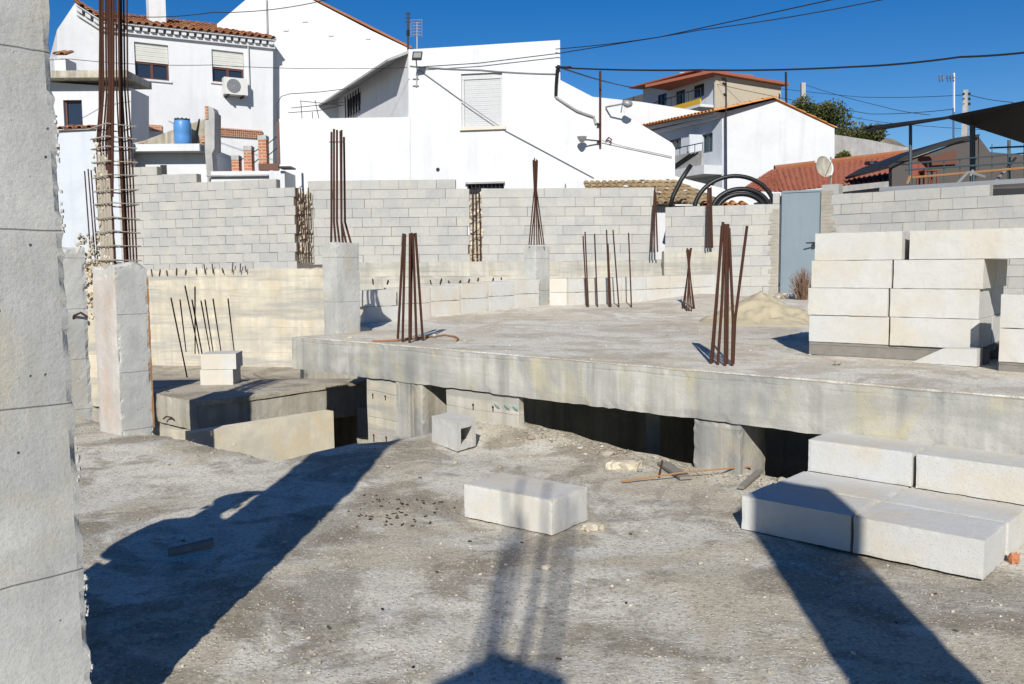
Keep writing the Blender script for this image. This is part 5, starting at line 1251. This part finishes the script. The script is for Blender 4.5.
MB().prism([at(x, y, 23.0) for x, y in ((921, 166), (922, 160), (956, 150), (957, 164))], V((0, .05, 0))).build('red_boards', 'brown', t)
MB().prism([at(x, y, 23.3) for x, y in ((978, 192), (979, 137), (990, 152), (1060, 158), (1060, 192))], V((0, .2, 0))).build('side_wall', 'darkwall', t)
mb = MB()
t = thing('corrugated_shelter', at(960, 190, 18), 'dark corrugated roof edge and gutter just above the right block wall', 'roof')
g0, g1 = at(880, 190, 18.3), at(1060, 179, 16.5)
mb = MB(); mb.prism([g0, g1, g1+V((.4, 3, .15)), g0+V((.3, 3, .15))], ZZ*.05); mb.build('roof', 'dark', t)
mb = MB(); mb.tube([g0-ZZ*.01, g1-ZZ*.01], .07, 8); mb.build('gutter', 'greym', t)
mb = MB(); mb.box(at(844, 200, 18.4), at(1060, 196, 16.6)-at(844, 200, 18.4), V((0, .2, 0)), ZZ*.16); mb.build('black_band', 'black', t)  # plain black strip between the wall top and the gutter
t = thing('terrace_railing', at(960, 180, 18.5), 'blue-grey terrace railing with rusty lower rails below the canopy', 'railing')
for (a, b, r, m_) in (((905, 164), (1060, 150), .016, 'ironpaint'), ((905, 170), (1060, 160), .02, 'ironpaint'), ((908, 178), (1060, 165), .025, 'rustlight'), ((990, 148), (1060, 145), .02, 'ironpaint')):
    tube_px('rail', [at(*a, 19.0), at(*b, 17.4)], r, m_, t)
for x in range(912, 1040, 16):
    f = (x-905)/155; Y = 19-1.6*f; y0, y1 = 164-14*f, 186-10*f
    if x > 985: y0 = 144
    tube_px('baluster', [at(x, y1, Y), at(x, y0, Y)], .009, 'ironpaint', t)
for (x0, y0, x1, y1) in ((954, 187, 968, 172), (968, 172, 985, 177), (993, 184, 1016, 158), (907, 184, 910, 176), (970, 176, 973, 170)): tube_px('brace', [at(x0, y0, 18.2), at(x1, y1, 18.2)], .028, 'rustlight' if x0 < 911 else 'greym', t)
for i, (x, y, lab) in enumerate(((917, 176, 'red plastic chair on the shaded terrace left'), (925, 170, 'red plastic chair on the shaded terrace right'))):
    c = at(x, y, 19.6); t = thing('plastic_chair', c-ZZ*.3, lab, 'chair', 'red plastic chairs'); M['redp'] = M.get('redp') or plain('red_plastic', (.22, .05, .025), .5)
    MB().box(c-ZZ*.02, (.3, 0, 0), (0, .3, 0), (0, 0, .03)).build('seat', 'redp', t); MB().box(c+V((0, .3, 0)), (.3, 0, 0), (0, .03, 0), (0, .05, .34)).build('backrest', 'redp', t)
    for dx in (0, .27):
        for dy in (0, .27): MB().box(c+V((dx, dy, -.4)), (.03, 0, 0), (0, .03, 0), (0, 0, .378)).build('leg', 'redp', t)

# ------------------------------------------------------------------ the person beside the column (outside the frame, only the shadow shows)
def person():
    bx_, by_ = -2.06, 2.55; t = thing('person', (bx_, by_, 0), 'person in a peaked cap whose shadow falls beside the column shadow', 'person')
    J = {'pelvis': (0, 0, .95), 'spine': (0, .05, 1.15), 'chest': (0, .12, 1.36), 'neck': (0, .17, 1.50), 'head': (.0, .2, 1.60), 'crown': (0, .2, 1.70),
         'shL': (-.19, .12, 1.42), 'elL': (-.25, .08, 1.16), 'haL': (-.10, .24, 1.02), 'shR': (.19, .12, 1.42), 'elR': (.24, .10, 1.16), 'haR': (.08, .24, 1.02),
         'hiL': (-.1, 0, .9), 'knL': (-.13, .04, .5), 'anL': (-.14, -.02, .09), 'toL': (-.15, .17, .03), 'hiR': (.1, 0, .9), 'knR': (.13, .05, .5), 'anR': (.14, 0, .09), 'toR': (.16, .19, .03)}
    R = {'pelvis': .15, 'spine': .14, 'chest': .155, 'neck': .06, 'head': .095, 'crown': .085, 'shL': .075, 'elL': .05, 'haL': .035, 'shR': .075, 'elR': .05, 'haR': .035, 'hiL': .1, 'knL': .065, 'anL': .045, 'toL': .035, 'hiR': .1, 'knR': .065, 'anR': .045, 'toR': .035}
    E_ = [('pelvis', 'spine'), ('spine', 'chest'), ('chest', 'neck'), ('neck', 'head'), ('head', 'crown'), ('chest', 'shL'), ('shL', 'elL'), ('elL', 'haL'), ('chest', 'shR'), ('shR', 'elR'), ('elR', 'haR'), ('pelvis', 'hiL'), ('hiL', 'knL'), ('knL', 'anL'), ('anL', 'toL'), ('pelvis', 'hiR'), ('hiR', 'knR'), ('knR', 'anR'), ('anR', 'toR')]
    def skin(name, keys, mat, grow=1.0, cut=None):
        ks = list(keys); me = bpy.data.meshes.new(name); me.from_pydata([J[k] for k in ks], [(ks.index(a), ks.index(b)) for a, b in E_ if a in ks and b in ks], [])
        o = bpy.data.objects.new(name, me); COL.objects.link(o); o.parent = t
        md = o.modifiers.new('skin', 'SKIN'); md.use_smooth_shade = True
        for i, k in enumerate(ks): me.skin_vertices[0].data[i].radius = (R[k]*grow, R[k]*grow)
        me.skin_vertices[0].data[0].use_root = True; s2 = o.modifiers.new('sub', 'SUBSURF'); s2.levels = 2; s2.render_levels = 2
        me.materials.append(M[mat]); return o
    for nm, ks, mt, g_ in (('body', J.keys(), 'skin', 1), ('jacket', ['pelvis', 'spine', 'chest', 'shL', 'elL', 'shR', 'elR'], 'cloth1', 1.4), ('trousers', ['pelvis', 'hiL', 'knL', 'anL', 'hiR', 'knR', 'anR'], 'cloth2', 1.15)):
        me_o = bpy.data.meshes.new(nm)
        try: bpy.context.view_layer.update()
        except Exception: pass
        o = bpy.data.objects.new(nm, me_o); ks = list(ks)
        me_o.from_pydata([J[k] for k in ks], [(ks.index(a), ks.index(b)) for a, b in E_ if a in ks and b in ks], []); COL.objects.link(o); o.parent = t
        md = o.modifiers.new('skin', 'SKIN'); md.use_smooth_shade = True
        if not me_o.skin_vertices:
            bm = bmesh.new(); bm.from_mesh(me_o); bm.verts.layers.skin.verify(); bm.to_mesh(me_o); bm.free()
        for i, k in enumerate(ks): me_o.skin_vertices[0].data[i].radius = (R[k]*g_, R[k]*g_)
        me_o.skin_vertices[0].data[0].use_root = True; s2 = o.modifiers.new('sub', 'SUBSURF'); s2.levels = 2; s2.render_levels = 2
        me_o.materials.append(M[mt])
    b = V((bx_, by_, 0))
    def ball(name, c, r, mat, seg=14, sq=(1, 1, 1)):
        mb = MB(); n = 9; mb.tube([b+V(c)+V((0, 0, r*sq[2]*math.sin(-1.5+3*i/(n-1)))) for i in range(n)], [r*math.cos(-1.5+3*i/(n-1))*sq[0] for i in range(n)], seg); return mb.build(name, mat, t, True)
    ball('cap', (0, .2, 1.72), .115, 'cap', sq=(1, 1, .7)); mb = MB(); mb.box(b+V((-.06, .28, 1.69)), (.17, 0, 0), (.08, .13, .02), (0, 0, .012)); mb.build('cap_peak', 'cap', t)
    for s_ in (-1, 1):
        ball('eye', (s_*.032, .295, 1.64), .012, 'black', 8); ball('ear', (s_*.1, .2, 1.62), .028, 'skin', 8, (.7, 1, 1.2))
        hc = V(J['haR' if s_ > 0 else 'haL'])
        for k in range(4): mb = MB(); h0 = b+hc+V((0, 0, -.03+.02*k)); mb.tube([h0, h0+V((-s_*.03, .05, 0)), h0+V((-s_*.06, .06, 0)), h0+V((-s_*.075, .04, 0))], .009, 6); mb.build('finger', 'skin', t)
        mb = MB(); h0 = b+hc; mb.tube([h0, h0+V((-s_*.01, .02, .05)), h0+V((-s_*.03, .04, .07))], .01, 6); mb.build('thumb', 'skin', t)
    mb = MB(); mb.box(b+V((-.01, .29, 1.58)), (.02, 0, 0), (0, .03, 0), (0, 0, .045)); mb.build('nose', 'skin', t)
person()
for o in bpy.data.objects:
    if '_w' in o: del o['_w']
